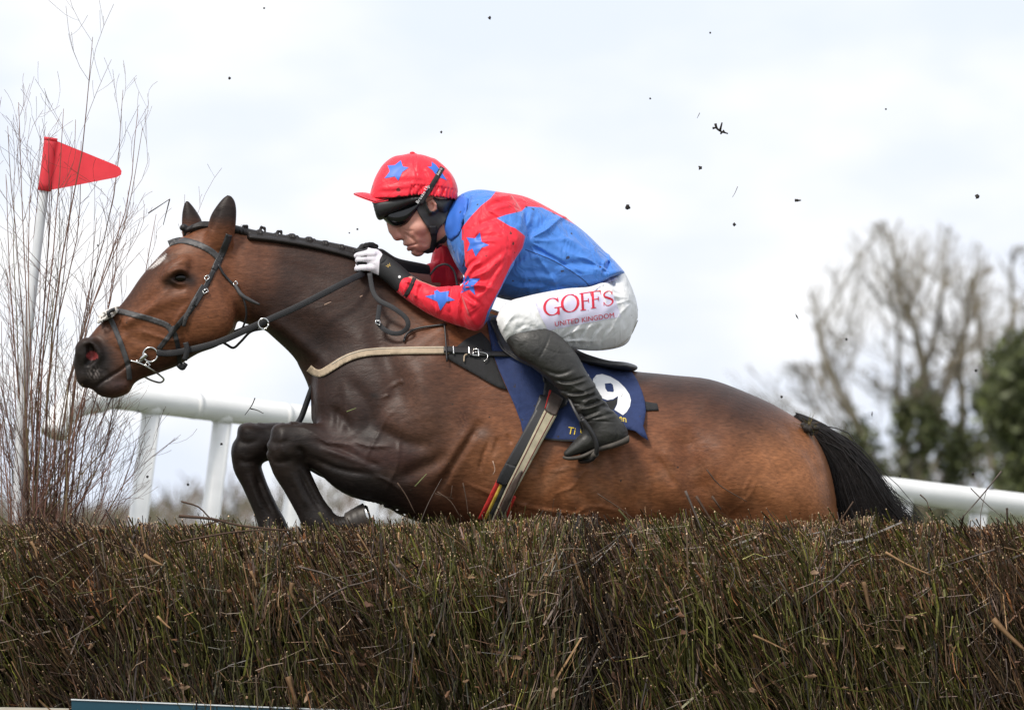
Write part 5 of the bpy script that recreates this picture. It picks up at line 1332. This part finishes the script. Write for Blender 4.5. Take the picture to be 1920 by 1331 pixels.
# long loose twigs lying across the face and sticking out of the top, each one a part
def loose(pts, rad, col, name='twig', parent=None, mat='bark'):
    p = np.array(pts, float); p = cr(p, 3) if len(p) > 2 else p
    w = Wa(p[:, 0], p[:, 1], p[:, 2])
    v, f = tube_geo(w, np.linspace(1, .5, len(w)) * rad * S, 4)
    return mkobj(name, v, f, MAT[mat], parent or fence, attrs={'col': np.tile(col, (len(v), 1))})
def fd(px_, extra=0): return (yf((px_ - 960) * S) / S) - 8 + extra
GREYT, BRNT, OLT, PALE = np.array([.105, .082, .07]), np.array([.07, .042, .028]), np.array([.075, .07, .024]), np.array([.34, .20, .10])
for pts, rad, col in (
    ([(335, 967), (400, 973), (450, 985), (545, 995)], 3.0, BRNT), ([(330, 1017), (420, 1000), (480, 994), (550, 993)], 2.2, BRNT), ([(380, 985), (420, 975), (445, 978)], 1.6, BRNT), ([(340, 940), (372, 950), (395, 972), (420, 985)], 1.8, BRNT),
    ([(560, 1062), (610, 1076), (655, 1098)], 2, GREYT), ([(655, 1098), (680, 1092), (705, 1084)], 1.8, GREYT), ([(655, 1098), (620, 1115), (585, 1140), (552, 1172)], 2, GREYT), ([(548, 1145), (590, 1138)], 1.4, OLT),
    ([(670, 1000), (690, 1032), (705, 1062)], 1.8, PALE * .7), ([(745, 905), (762, 930), (778, 962)], 1.56, BRNT), ([(820, 922), (845, 940), (862, 968)], 1.43, BRNT), ([(845, 935), (848, 910)], 1.04, BRNT), ([(868, 905), (874, 935), (878, 965)], 1.30, BRNT), ([(815, 925), (850, 935)], 1.04, BRNT),
    ([(1120, 925), (1165, 955), (1190, 975)], 1.04, BRNT), ([(1160, 955), (1200, 1000), (1245, 1040)], 1.8, OLT), ([(1325, 880), (1350, 910), (1400, 940)], 1.4, BRNT), ([(1285, 920), (1300, 955), (1318, 1000)], 2.4, GREYT), ([(1305, 930), (1325, 962), (1340, 985)], 2.6, BRNT), ([(1335, 930), (1352, 955)], 2.4, BRNT),
    ([(1600, 940), (1570, 985), (1540, 1030)], 1.4, BRNT), ([(1878, 883), (1840, 930), (1800, 975)], 1.6, GREYT), ([(1820, 915), (1850, 945), (1880, 970)], 1.1, GREYT), ([(1725, 927), (1738, 940), (1742, 960)], 1.3, BRNT), ([(1888, 952), (1889, 985)], 2.2, BRNT * .5),
    ([(1660, 1035), (1700, 1058), (1745, 1078)], 2.6, PALE * .8), ([(1600, 1050), (1560, 1090), (1506, 1130)], 2, GREYT), ([(1865, 1030), (1820, 1045), (1780, 1058)], 1.8, GREYT), ([(1412, 1190), (1445, 1205), (1480, 1222)], 2.4, PALE * .7), ([(1862, 1160), (1890, 1190), (1925, 1222)], 6, PALE * .6),
    ([(1036, 1072), (1060, 1065), (1095, 1050)], 1.5, GREYT), ([(1400, 1130), (1425, 1160), (1450, 1195)], 1.8, BRNT), ([(1180, 1010), (1200, 1050)], 1.6, GREYT), ([(1370, 1055), (1378, 1080), (1366, 1108)], 1.3, GREYT), ([(95, 1100), (120, 1082), (138, 1066)], 2.2, OLT), ([(270, 1040), (285, 1050), (305, 1060)], 4.2, PALE * .8),
    ([(265, 985), (268, 1005), (275, 1035)], 2.2, PALE * .6), ([(58, 1015), (66, 1030), (70, 1048)], 3, PALE * .8), ([(295, 1155), (310, 1170), (320, 1178)], 2.8, PALE), ([(470, 1070), (478, 1088), (480, 1100)], 3, PALE * .7), ([(548, 1092), (546, 1110), (554, 1128)], 5, PALE * .5), ([(540, 1268), (548, 1295), (556, 1318)], 5.5, PALE * .5),
    ([(0, 1160), (40, 1190), (70, 1215)], 2, BRNT), ([(730, 1050), (760, 1085), (800, 1110)], 1.8, GREYT), ([(620, 985), (640, 1010), (650, 1040)], 2.6, OLT), ([(598, 960), (612, 985), (630, 1020)], 2.8, OLT), ([(1490, 1110), (1500, 1150), (1510, 1190)], 2.2, OLT), ([(1620, 1090), (1626, 1120), (1632, 1150)], 5, PALE * .45)):
    loose([(a, b, fd(a, -8)) for a, b in pts], rad, col)
for i in range(70):
    x = rng.uniform(-40, 1960); y = rng.uniform(985, 1310); L = rng.uniform(35, 100); a = rng.normal(1.15, .45) * rng.choice([1, 1, 1, -1])
    loose([(x, y, fd(x, -2)), (x + L * .5 * math.cos(a) + rng.normal(0, 4), y + L * .5 * math.sin(a), fd(x, -12)), (x + L * math.cos(a), y + L * math.sin(a), fd(x, -3))], rng.uniform(.6, 1.4), [GREYT, BRNT, OLT, PALE * .6][rng.integers(4)] * rng.uniform(.6, 1.2))
# dead leaves caught in the face
leafmesh = []
for q in range(4):
    u = np.linspace(-1, 1, 5); V = []
    for a in u:
        wdt = .5 * (1 - a * a) ** .7
        for b in (-1, 0, 1): V.append([b * wdt * (1 + .35 * math.sin(5 * a + b * 2 + q)), .9 * b * b * wdt * (1 - .3 * q) + .5 * a * a * (q - 1) * .5 + .28 * math.sin(4 * a + q + b), a])
    i4, j4 = np.meshgrid(np.arange(4), np.arange(2), indexing='ij')
    F = np.stack([i4 * 3 + j4, i4 * 3 + j4 + 1, i4 * 3 + j4 + 4, i4 * 3 + j4 + 3], -1).reshape(-1, 4)
    cc = np.array([(.16, .075, .035), (.20, .115, .06), (.10, .045, .024), (.24, .15, .09)][q])
    leafmesh.append(mesh_data('dead_leaf', np.array(V), [F], MAT['leaf'], {'col': np.tile(cc, (15, 1))}))
for i in range(170):
    x = rng.uniform(-40, 1960); y = 1000 + 310 * rng.uniform(0, 1) ** .7
    if rng.random() < .5: x = rng.choice([330, 350, 480, 560, 700, 880, 930, 1040, 1330, 1590, 1800]) + rng.normal(0, 38); y = rng.uniform(1080, 1310)
    o = bpy.data.objects.new('dead_leaf', leafmesh[rng.integers(4)]); COL.objects.link(o)
    o.location = W(x, y, fd(x, rng.uniform(-6, 4))); o.rotation_euler = tuple(rng.uniform(-2, 2, 3)); s_ = rng.uniform(.006, .017); o.scale = (s_, s_, s_ * rng.uniform(1, 1.5))
    adopt(o, fence)

# ================================================================== boards at the foot of the fence
def box_geo(p0, p1, y0, y1, t0, t1):
    """plank from pixel p0 to p1 along its top edge, t0..t1 pixels below it, between depths y0,y1 (pixels)"""
    V = []
    for (x, y), e in ((p0, 0), (p1, 1)):
        for t in (t0, t1):
            for d in (y0, y1): V.append(W(x, y + t, d))
    F = np.array([[0, 1, 3, 2], [4, 6, 7, 5], [0, 4, 5, 1], [2, 3, 7, 6], [0, 2, 6, 4], [1, 5, 7, 3]])
    return np.array(V), [F]
bd = empty('take_off_board', (W(700, 1330)[0], fd(700) * S - .05, .3), 'teal board with a white top edge along the foot of the fence', 'board')
v, f = box_geo((134, 1312), (1100, 1350), fd(134, -40), fd(134, -24), 0, 170); mkobj('panel', v, f, MAT['board'], bd, smooth=False)
v, f = box_geo((133, 1309.5), (1101, 1347.5), fd(134, -42), fd(134, -22), 0, 2.3); mkobj('top_edge', v, f, MAT['boardtop'], bd, smooth=False)
v, f = box_geo((-260, 1321), (129, 1327), fd(0, -30), fd(0, -14), 0, 120); o = mkobj('ground_rail', v, f, MAT['timber'], smooth=False); tag(o, 'pale wooden board at the foot of the fence, left of the teal one', 'board')

# ================================================================== running rail
def rail_pt(x):
    """photo column -> (row of the rail's middle, depth in pixels, radius in pixels of the photo there)"""
    t = (x - 263) / (1920 - 263)
    return 746 + t * (946 - 746) + 2, (7.6 + 3.0 * t) / S
rail = empty('running_rail', (W(700, 860, 8 / S)[0], 8., 0), 'white plastic running rail on posts behind the horse', 'rail')
RR = .0550
xs_ = np.linspace(215, 2300, 30); pts = [rail_pt(x) for x in xs_]
Wp = [W(x, a, d) for x, (a, d) in zip(xs_, pts)]
head = [W(100, 815, 7.25 / S), W(112, 785, 7.28 / S), W(130, 766, 7.33 / S), W(155, 754, 7.4 / S), W(185, 749, 7.45 / S)]
Wp = cr(np.array(head + Wp), 3)
v, f = tube_geo(Wp, RR, 20); mkobj('rail', v, f, MAT['paint'], rail)
for i in range(13):
    x = 285 + 141 * i if i != 1 else 418
    a, d = rail_pt(x); top = np.array(W(x, a + 16, d)); bx = top[0] - .135 * (top[2] - 0) * .9
    gz = float(ground_h(np.array([bx]), np.array([top[1]]))[0])
    q = np.array([top, (top * .5 + np.array([bx, top[1], gz - .1]) * .5), [bx, top[1], gz - .1]])
    v, f = tube_geo(q, [.040, .040, .042], 14); mkobj('post', v, f, MAT['paint'], rail)
    sleeve = np.array([top + (0, 0, .03), top - (.002, 0, .02)]); v, f = tube_geo(sleeve, .046, 14); mkobj('bracket', v, f, MAT['paint'], rail)
def rp(x, dy, extra=0.): a, d = rail_pt(x); return W(x, a + dy, d - RR / S - extra)
a = np.array(rp(1672, 0)); b2 = np.array(rp(1690, 3)); v, f = tube_geo(np.array([Wp[np.argmin(np.abs(Wp[:, 0] - a[0]))], Wp[np.argmin(np.abs(Wp[:, 0] - b2[0]))] + (.004, 0, 0)]), RR + .002, 20); mkobj('joint', v, f, MAT['paint'], rail)
for xj in (352, 520, 1010, 1405):
    m_ = int(np.argmin(np.abs(Wp[:, 0] - rp(xj, 0)[0]))); e_ = (Wp[m_ + 1] - Wp[m_]) / np.linalg.norm(Wp[m_ + 1] - Wp[m_])
    v, f = tube_geo(np.array([Wp[m_], Wp[m_] + e_ * .03]), RR + .0015, 20); mkobj('joint', v, f, MAT['paint'], rail)
def railmark(name, poly, mat):
    V = []
    for x, y in poly:
        a, d = rail_pt(x); k = (D + d * S) / D; h = np.clip((y - a) * S * k, -RR * .97, RR * .97)
        V.append(W(x, y, d - (math.sqrt(RR * RR - h * h) + .003) / S))
    V = np.array(V); n = len(V); c = V.mean(0) - (0, .002, 0); V = np.vstack([V, c])
    return mkobj(name, V, [np.array([[i, (i + 1) % n, n] for i in range(n)])], mat, rail, smooth=False)
railmark('torn_patch', [(1692, 906), (1697, 909), (1704, 912), (1714, 914), (1712, 921), (1702, 920), (1695, 918)], MAT['mudm'])
railmark('scuff', [(262, 752), (268, 748), (268, 756), (262, 772), (256, 775), (260, 764)], MAT['mudm'])
railmark('scuff', [(299, 750), (305, 750), (305, 757), (300, 757)], MAT['mudm'])
railmark('scuff', [(1852, 916), (1862, 914), (1866, 917), (1856, 919)], MAT['mudm'])

# ================================================================== marker flag
FD = 70
fl = empty('marker_flag', W(60, 972, FD), 'red triangular plastic flag on a white pole among birch twigs', 'flag')
ptop, pbot = (93, 268), (40, 790)
pl = np.array([W(*ptop, FD), W(*pbot, FD), W(28, 1560, FD + 20)]); v, f = tube_geo(cr(pl, 6), np.linspace(.0135, .021, 13), 14); mkobj('pole', v, f, MAT['pole'], fl)
def slab(poly, d, th):
    V = np.array([W(x, y, d - th) for x, y in poly] + [W(x, y, d + th) for x, y in poly]); n = len(poly)
    tri = [[0, i, i + 1] for i in range(1, n - 1)]
    F = [np.array(tri), np.array([[a + n, c + n, b + n] for a, b, c in tri])]
    side = np.array([[i, i + n, (i + 1) % n + n, (i + 1) % n] for i in range(n)])
    return V, [np.concatenate(F), side]
v, f = slab([(100, 262), (104, 264), (215, 309), (224, 314), (228, 321), (227, 328), (218, 333), (120, 352), (92, 357)], FD - 2, 1.2); mkobj('pennant', v, f, MAT['flag'], fl, smooth=False)
sleeve = cr(np.array([W(95, 260, FD), W(90, 305, FD), W(83, 358, FD)]), 4); v, f = tube_geo(sleeve, .0205, 16); mkobj('pennant_sleeve', v, f, MAT['flag'], fl)
v, f = tube_geo(np.array([W(95.4, 258.5, FD), W(94.6, 264, FD)]), .0215, 16); mkobj('cap_ring', v, f, MAT['flag'], fl)

# ================================================================== birch twigs standing at the end of the fence
birch = empty('birch_saplings', W(60, 1500, 60), 'bundle of bare birch saplings standing beside the red flag', 'sapling')
BK = np.array([[.20, .105, .075], [.23, .12, .085], [.15, .078, .06], [.18, .14, .07], [.23, .15, .115]])
def shoot(r, p0, p1, rad, n=7, sway=.05):
    t = np.linspace(0, 1, n)[:, None]; L = np.linalg.norm(p1 - p0)
    P = p0 * (1 - t) + p1 * t
    b = r.normal(0, sway * L, 3); P = P + np.sin(t * math.pi) * b + np.cumsum(r.normal(0, .007 * L, (n, 3)), 0) * t
    return P, np.linspace(rad, max(rad * .22, .0007), n)
def sapling(r, bx, by, tx, ty, d, rad, ntw, low=.3):
    """a stem that rises nearly straight out of the fence and then bends outwards, with fine side twigs"""
    dt = d + r.normal(0, 25); mx_, my_ = bx * .55 + (bx + (tx - bx) * .55) * .45, by + (ty - by) * .62
    ctl = cr(np.array([W(bx, by, d), W(bx * .8 + mx_ * .2 + r.normal(0, 4), by * .6 + my_ * .4, d), W(mx_ + r.normal(0, 7), my_, (d + dt) / 2), W(tx * .75 + mx_ * .25 + r.normal(0, 5), ty * .6 + my_ * .4, dt), W(tx, ty, dt)]), 3)
    P = ctl + np.cumsum(r.normal(0, .0022, ctl.shape), 0); R = np.linspace(rad, .0009, len(P))
    geo = [tube_geo(P, R, 5)]
    def side(P, R, n, lmin, lmax, depth, i0):
        for _ in range(n):
            i = r.integers(i0, len(P) - 1); t = P[min(i + 1, len(P) - 1)] - P[i - 1]; t /= np.linalg.norm(t)
            s_ = t + r.normal(0, .38, 3) * np.array([1, .8, .4]); s_ /= np.linalg.norm(s_); L = r.uniform(lmin, lmax)
            p0 = P[i] + (P[i + 1] - P[i]) * r.random()
            q, rr = shoot(r, p0, p0 + s_ * L, min(R[i] * .55, .0018), 5, .07); geo.append(tube_geo(q, rr, 3, cap=False))
            if depth: side(q, rr, 3, lmin * .4, lmax * .45, 0, 1)
    side(P, R, ntw, .08, .28, 1, max(2, int(len(P) * low)))
    v, f = merge(geo); c = BK[r.integers(5)] * r.uniform(.7, 1.25)
    nb = len(geo[0][0]); C = np.tile(c, (len(v), 1)); C[nb:] = c * .85
    mkobj('sapling', v, f, MAT['bark'], birch, attrs={'col': C})
r = np.random.default_rng(42)
tips = [(172, 76, 70), (120, 200, 62), (232, 172, 96), (255, 208, 88), (30, 198, 50), (262, 240, 100), (205, 420, 95), (225, 395, 80), (150, 260, 60), (95, 330, 45), (8, 330, 30), (60, 300, 55), (140, 230, 85)]
for i, (tx, ty, bx) in enumerate(tips):
    sapling(r, bx + r.normal(0, 14), 1480, tx, ty, r.uniform(20, 105), r.uniform(.0032, .0050), 7, r.uniform(.25, .5))
for i in range(28):
    bx = r.normal(58, 34); hgt = 250 + 520 * r.random() ** 1.5
    sapling(r, bx, 1480, bx + (bx - 50) * hgt / 260 + r.normal(8, 30), 975 - hgt, r.uniform(15, 120), r.uniform(.0020, .0038), 9, .3)
for i in range(52):
    bx = r.normal(70, 40); sapling(r, bx, 1400, r.uniform(-40, 255), r.uniform(700, 930), r.uniform(20, 115), r.uniform(.0018, .0032), 9, .25)

# ================================================================== far trees
def tree_paths(r, base, trunks, C, Rd, depth, rad):
    """limbs that fork upwards and outwards and stay inside an egg-shaped crown (centre C, radii Rd)"""
    out_ = []; C, Rd = np.array(C, float), np.array(Rd, float)
    def inside_(p): return (((p - C) / Rd) ** 2).sum() < 1 or p[2] < C[2] - Rd[2] * .5
    def grow(p, d, L, R, lv):
        n = 5; t = np.linspace(0, 1, n)[:, None]
        q = p + d * L * t + np.sin(t * math.pi) * r.normal(0, .045 * L, 3) + t * t * np.array([0, 0, .06 * L])
        out_.append((q, np.linspace(R, R * .62, n)))
        if lv == 0: return
        for j in range(r.integers(3, 5)):
            i = n - 1 if j == 0 else r.integers(1, n)
            e = d * .9 + r.normal(0, .56 if j else .2, 3) * np.array([1.1, .9, .5]); e[2] += .16; e /= np.linalg.norm(e); l2 = L * (.80 if j == 0 else r.uniform(.5, .8))
            for _ in range(5):
                if inside_(q[i] + e * l2): break
                l2 *= .7
            if l2 < .05 * L: continue
            grow(q[i], e, l2, R * (.66 if j == 0 else r.uniform(.36, .52)), lv - 1)
    for (dx, lean, L) in trunks:
        d = np.array([lean, r.normal(0, .08), 1.]); grow(np.array(base, float) + (dx, 0, 0), d / np.linalg.norm(d), L, rad * r.uniform(.75, 1), depth)
    return out_
def leaves(r, centres, spreadv, n, size, cols):
    c = np.array(centres)[r.integers(0, len(centres), n)] + r.normal(0, 1, (n, 3)) * spreadv
    a, b = r.normal(0, 1, (n, 3)), r.normal(0, 1, (n, 3)); a /= np.linalg.norm(a, axis=1)[:, None]; b = np.cross(a, b); b /= np.linalg.norm(b, axis=1)[:, None]
    s = size * r.uniform(.6, 1.4, (n, 1))
    V = np.stack([c - a * s, c + b * s * .6, c + a * s, c - b * s * .6], 1).reshape(-1, 3)
    col = np.repeat(np.array(cols)[r.integers(0, len(cols), n)] * r.lognormal(0, .3, (n, 1)), 4, 0)
    return V, [np.arange(n * 4).reshape(-1, 4)], col
GR = [(.07, .085, .026), (.09, .105, .035), (.055, .065, .022), (.11, .12, .045)]
def tree(px_, dist, seed, label, trunks, crown, depth=5, ivy=None, rad=.16):
    r = np.random.default_rng(seed); k = (D + dist) / D; u = S * k
    x = (px_ - 960) * u; gz = float(ground_h(np.array([x]), np.array([dist]))[0])
    t = empty('bare_tree', (x, dist, gz), label, 'tree')
    cx, cy, rx, ry = crown
    paths = tree_paths(r, (x, dist, gz - .1), [(a * u, l, L * u) for a, l, L in trunks], ((cx - 960) * u, dist, ZC + (HY - cy) * u), (rx * u, rx * u, ry * u), depth, rad)
    P5 = np.array([p for p, _ in paths]); R5 = np.array([q for _, q in paths]); ord_ = np.argsort(-R5[:, 0]); nt = len(trunks) * 4
    v, f, _ = stems(P5[ord_[:nt]], R5[ord_[:nt]], 7); mkobj('trunk', v, f, MAT['tree_bark'], t)
    v, f, _ = stems(P5[ord_[nt:]], np.maximum(R5[ord_[nt:]] * .85, .0075), 3); o = mkobj('crown', v, f, MAT['tree_bark'], t, smooth=False); o['kind'] = 'stuff'
    if ivy:
        top_, n, sz, sp = ivy; zt = ZC + (HY - top_) * u
        cen = [q for p in P5[ord_[:nt + 8]] for q in cr(p, 4) if q[2] < zt - .6 * max(0, abs(q[0] - x) - .25)]
        v, f, c = leaves(r, cen, sp, n, sz, GR); o = mkobj('ivy', v, f, MAT['ivy'], t, attrs={'col': c}, smooth=False); o['kind'] = 'stuff'
    return t
tree(1712, 120, 5, 'bare tree with ivy up its trunk above the white rail', [(20, .0, 210), (4, -.10, 190), (-14, -.44, 230), (34, .34, 170)], (1702, 590, 192, 182), depth=5, ivy=(755, 4600, .07, (.12, .2, .24)))
tree(1905, 128, 17, 'bare tree rising behind the dark ivy clad tree', [(0, .02, 240), (20, .25, 220), (-10, -.2, 220)], (1930, 610, 125, 150), rad=.12, depth=5)
# dark evergreen clump at the right edge
r = np.random.default_rng(8); k = (D + 112) / D
ev = empty('evergreen_tree', ((1945 - 960) * S * k, 112, 0), 'dark ivy clad evergreen tree beyond the end of the rail', 'tree')
ex = (1945 - 960) * S * k
def kz(py_): return ZC + (HY - py_) * S * k
def kx(px_): return (px_ - 960) * S * k
v, f = tube_geo(np.array([(ex, 112, 0), (ex - .1, 112, kz(800)), (ex + .1, 112, kz(640))]), [.3, .24, .1], 8); mkobj('trunk', v, f, MAT['tree_bark'], ev)
cen = []
for (a, b, rx, ry, n) in ((1900, 690, 26, 22, 30), (1935, 720, 55, 45, 90), (1890, 760, 34, 24, 45), (1865, 752, 26, 10, 16), (1925, 800, 42, 40, 80), (1935, 870, 38, 45, 70), (1925, 915, 34, 30, 40), (1910, 655, 10, 18, 10), (1985, 760, 50, 90, 120), (1995, 880, 50, 60, 80)):
    for _ in range(n): cen.append((kx(a + r.normal(0, .5) * rx), 112 + r.normal(0, .5), kz(b + r.normal(0, .5) * ry)))
v, f, c = leaves(r, cen, (.16, .22, .16), 16000, .085, GR[:3]); o = mkobj('crown', v, f, MAT['ivy'], ev, attrs={'col': c}, smooth=False); o['kind'] = 'stuff'
for i in range(5):
    a = r.uniform(1880, 1960); q = np.array([(kx(a), 112, kz(700)), (kx(a + r.normal(0, 10)), 112, kz(620)), (kx(a + r.normal(0, 25)), 112, kz(560))])
    v, f = tube_geo(q, [.05, .03, .015], 5); mkobj('branch', v, f, MAT['tree_bark'], ev)
# low far wood along the horizon
r = np.random.default_rng(77); n = 21000
wx = r.uniform(-160, 160, n); dist = r.uniform(230, 270, n); kk = (D + dist) / D
hh = 1.15 + .75 * fbm1(wx * .09, 5) + .3 * fbm1(wx * .4, 6); hh = np.clip(hh, .5, 3.6)
wz = ground_h(wx, dist) + hh * r.uniform(0, 1, n) ** .8 * 1.3
base = np.stack([wx, dist, wz], 1); d = np.stack([r.normal(0, .6, n), r.normal(0, .4, n), np.ones(n)], 1) * r.uniform(.4, 1.1, (n, 1))
P = base[:, None] + d[:, None] * np.array([-.5, 0, .5])[None, :, None]
wc = np.array([(.16, .13, .105), (.13, .12, .08), (.18, .14, .12), (.12, .11, .07)])[r.integers(0, 4, n)]
v, f, c = stems(P, np.tile([.05, .04, .02], (n, 1)), 3, wc); o = mkobj('far_wood', v, f, MAT['bark'], attrs={'col': c}, smooth=False); o['kind'] = 'stuff'
tag(o, 'low brown winter wood along the horizon', 'woodland')
# grass bank under the rail at the right
def bank(x, y): return 0

# ================================================================== mud and turf in the air
def clod(px_, py_, r_, d, label, seed, name='mud_fleck', stretch=(1, 1, 1), group='flecks of mud thrown into the air', rot=0):
    rr = np.random.default_rng(seed); V, F = sphere_geo(0, 0, 0, 1, 8, 6); c0 = np.array(W(0, 0, 0)); V = (V - c0) / S
    n = V / (np.linalg.norm(V, axis=1)[:, None] + 1e-9); ph = rr.uniform(0, 6, 6)
    b = 1 + .35 * np.sin(3 * n[:, 0] + ph[0]) * np.sin(4 * n[:, 2] + ph[1]) + .3 * np.sin(6 * n[:, 1] + ph[2]) * np.sin(5 * n[:, 0] + ph[3])
    V = n * b[:, None] * np.array(stretch) * r_ * .82 * S; ca, sa = math.cos(rot), math.sin(rot)
    V = np.stack([V[:, 0] * ca - V[:, 2] * sa, V[:, 1], V[:, 0] * sa + V[:, 2] * ca], 1) + np.array(W(px_, py_, d))
    return tag(mkobj(name, V, F, MAT['mudm']), label, 'mud', group)
FL = [(918, 34, 3.4, -60, 'mud fleck high in the sky above the jockey'), (1332, 62, 2.2, 60, 'tiny mud fleck near the top edge of the sky'), (495, 16, 2.4, 0, 'mud fleck in the sky far above the ears of the horse'), (431, 147, 3.2, -30, 'mud fleck above the ears of the horse'),
      (1219, 185, 2.2, 80, 'tiny mud fleck above the back of the jockey'), (1661, 205, 2.4, 40, 'mud fleck in the sky high over the bare tree'), (827, 248, 2.6, 0, 'mud fleck just above the red cap'), (1313, 315, 4.2, 0, 'mud fleck hanging below the curled root in the sky'),
      (1177, 388, 5.5, -40, 'largest round mud fleck, behind the shoulders of the jockey'), (1377, 421, 3.6, 30, 'mud fleck in mid sky right of the blue jersey'), (1495, 376, 4.6, -20, 'flat mud fleck in the sky left of the bare tree'), (1832, 369, 5.2, 0, 'dark mud fleck over the top of the bare trees at the right'),
      (1494, 593, 4, 0, 'thin mud splinter left of the bare tree crown'), (670, 430, 2.4, -60, 'mud fleck above the gloves of the jockey'), (1587, 636, 2.6, 60, 'mud fleck in front of the lower crown of the bare tree'), (1466, 744, 3, 20, 'mud fleck above the rump of the horse'),
      (1635, 776, 3.6, 0, 'long mud splinter above the tail of the horse'), (1830, 695, 3.2, 0, 'mud fleck beside the dark evergreen'), (1825, 888, 3.2, 20, 'mud fleck just above the white rail at the right'), (353, 908, 2.8, 300, 'mud fleck between the two left rail posts'),
      (276, 894, 3, 300, 'mud fleck by the first rail post'), (415, 832, 3, 200, 'mud fleck in front of the second rail post'), (183, 460, 2.2, 30, 'mud fleck among the birch twigs'), (1688, 892, 2.6, 0, 'mud fleck over the joint of the white rail'), (655, 437, 1.8, -60, 'tiniest mud fleck beside the gloves')]
for i, (x, y, q, d, lb) in enumerate(FL):
    st_ = (1.6, 1, .6) if 'flat' in lb else (.35, .5, 1.5) if 'splinter' in lb else (1, 1, 1)
    clod(x, y, q, d, lb, i, stretch=st_, rot=.5 if 'thin' in lb else 0)
def airtwig(paths, label, name='flying_twig', mat='bark', col=BRNT * .5, cat='twig', rad=1.6):
    geo = []
    for p in paths:
        p = cr(np.array(p, float), 3) if len(p) > 2 else np.array(p, float)
        geo.append(tube_geo(Wa(p[:, 0], p[:, 1], p[:, 2]), np.linspace(1, .5, len(p)) * rad * S, 5))
    v, f = merge(geo); o = mkobj(name, v, f, MAT[mat], attrs={'col': np.tile(col, (len(v), 1))}); return tag(o, label, cat)
airtwig([[(1341, 232, 0), (1344, 241, 0), (1352, 247, 0), (1365, 251, 0)], [(1336, 241, 0), (1343, 240, 0)], [(1350, 246, 0), (1354, 230, 0)], [(1353, 248, 0), (1351, 252, 0)], [(1358, 249, 0), (1356, 244, 0)]], 'dark curled root flying in the sky right of the jockey', 'flying_root', col=np.array([.02, .016, .012]), rad=2.7)
airtwig([[(278, 400, -10), (298, 387, -10), (319, 373, -10)], [(318, 374, -10), (312, 398, -10), (306, 422, -10)]], 'broken twig flying in the air before the forehead of the horse', rad=1.3)
airtwig([[(478, 746, 100), (472, 760, 100), (459, 778, 100)], [(469, 766, 100), (482, 769, 100), (494, 775, 100)]], 'grey twig in front of the white rail left of the raised knees', col=GREYT * .8, rad=1.3)
airtwig([[(1312, 212, 0), (1307, 222, 0)]], 'faint straw flying above the curled root', col=GREYT, rad=.8)
airtwig([[(1383, 350, 0), (1378, 362, 0), (1373, 370, 0)]], 'faint thin straw in mid sky left of the flat mud fleck', col=GREYT, rad=.7)
for i, (pp, lb) in enumerate((([(608, 572, -120), (621, 566, -120)], 'pale chip of wood on the neck of the horse above the rein'), ([(675, 557, -120), (680, 554, -120)], 'small pale chip of wood beside the hanging rein'), ([(650, 772, -160), (668, 765, -160)], 'green grass blade in front of the chest'), ([(778, 912, -175), (800, 888, -175)], 'grass blade in front of the elbow of the horse'),
                              ([(924, 864, -200), (928, 880, -200), (924, 890, -200)], 'curled pale wood shaving left of the girth'))):
    airtwig([pp], lb, 'wood_chip' if 'chip' in lb or 'shaving' in lb else 'grass_blade', col=np.array([.4, .27, .2]) if i not in (2, 3) else np.array([.18, .2, .08]), rad=1.3, cat='chip' if i not in (2, 3) else 'grass blade')
# the divot by the tail
dv = empty('turf_clod', W(1516, 802, -70), 'clod of turf with roots flying beside the tail', 'turf')
cf = Field((1480, 1550, 770, 830, -105, -35), .002)
rr = np.random.default_rng(4)
for i in range(22): cf.ell(1516 + rr.normal(0, 7), 803 + rr.normal(0, 4.5), -70 + rr.normal(0, 7), *rr.uniform(3, 7, 3), k=2)
v, f = cf.poly(); mkobj('soil', v, [f], MAT['mudm'], dv)
n = 130; b = np.stack([1516 + rr.normal(0, 8, n), 804 + rr.normal(0, 5, n), -70 + rr.normal(0, 8, n)], 1)
dd = np.stack([rr.normal(-.25, .8, n), rr.normal(0, .7, n), rr.normal(0, .6, n)], 1) * rr.uniform(5, 15, (n, 1))
P = np.stack([Wa(*(b + dd * t).T) for t in (0, .5, 1)], 1)
v, f, c = stems(P, np.tile(np.array([.7, .55, .3]) * S, (n, 1)), 3, np.array([(.20, .14, .06), (.12, .10, .035), (.10, .06, .035)])[rr.integers(0, 3, n)])
o = mkobj('roots', v, f, MAT['bark'], dv, attrs={'col': c}, smooth=False); o['kind'] = 'stuff'
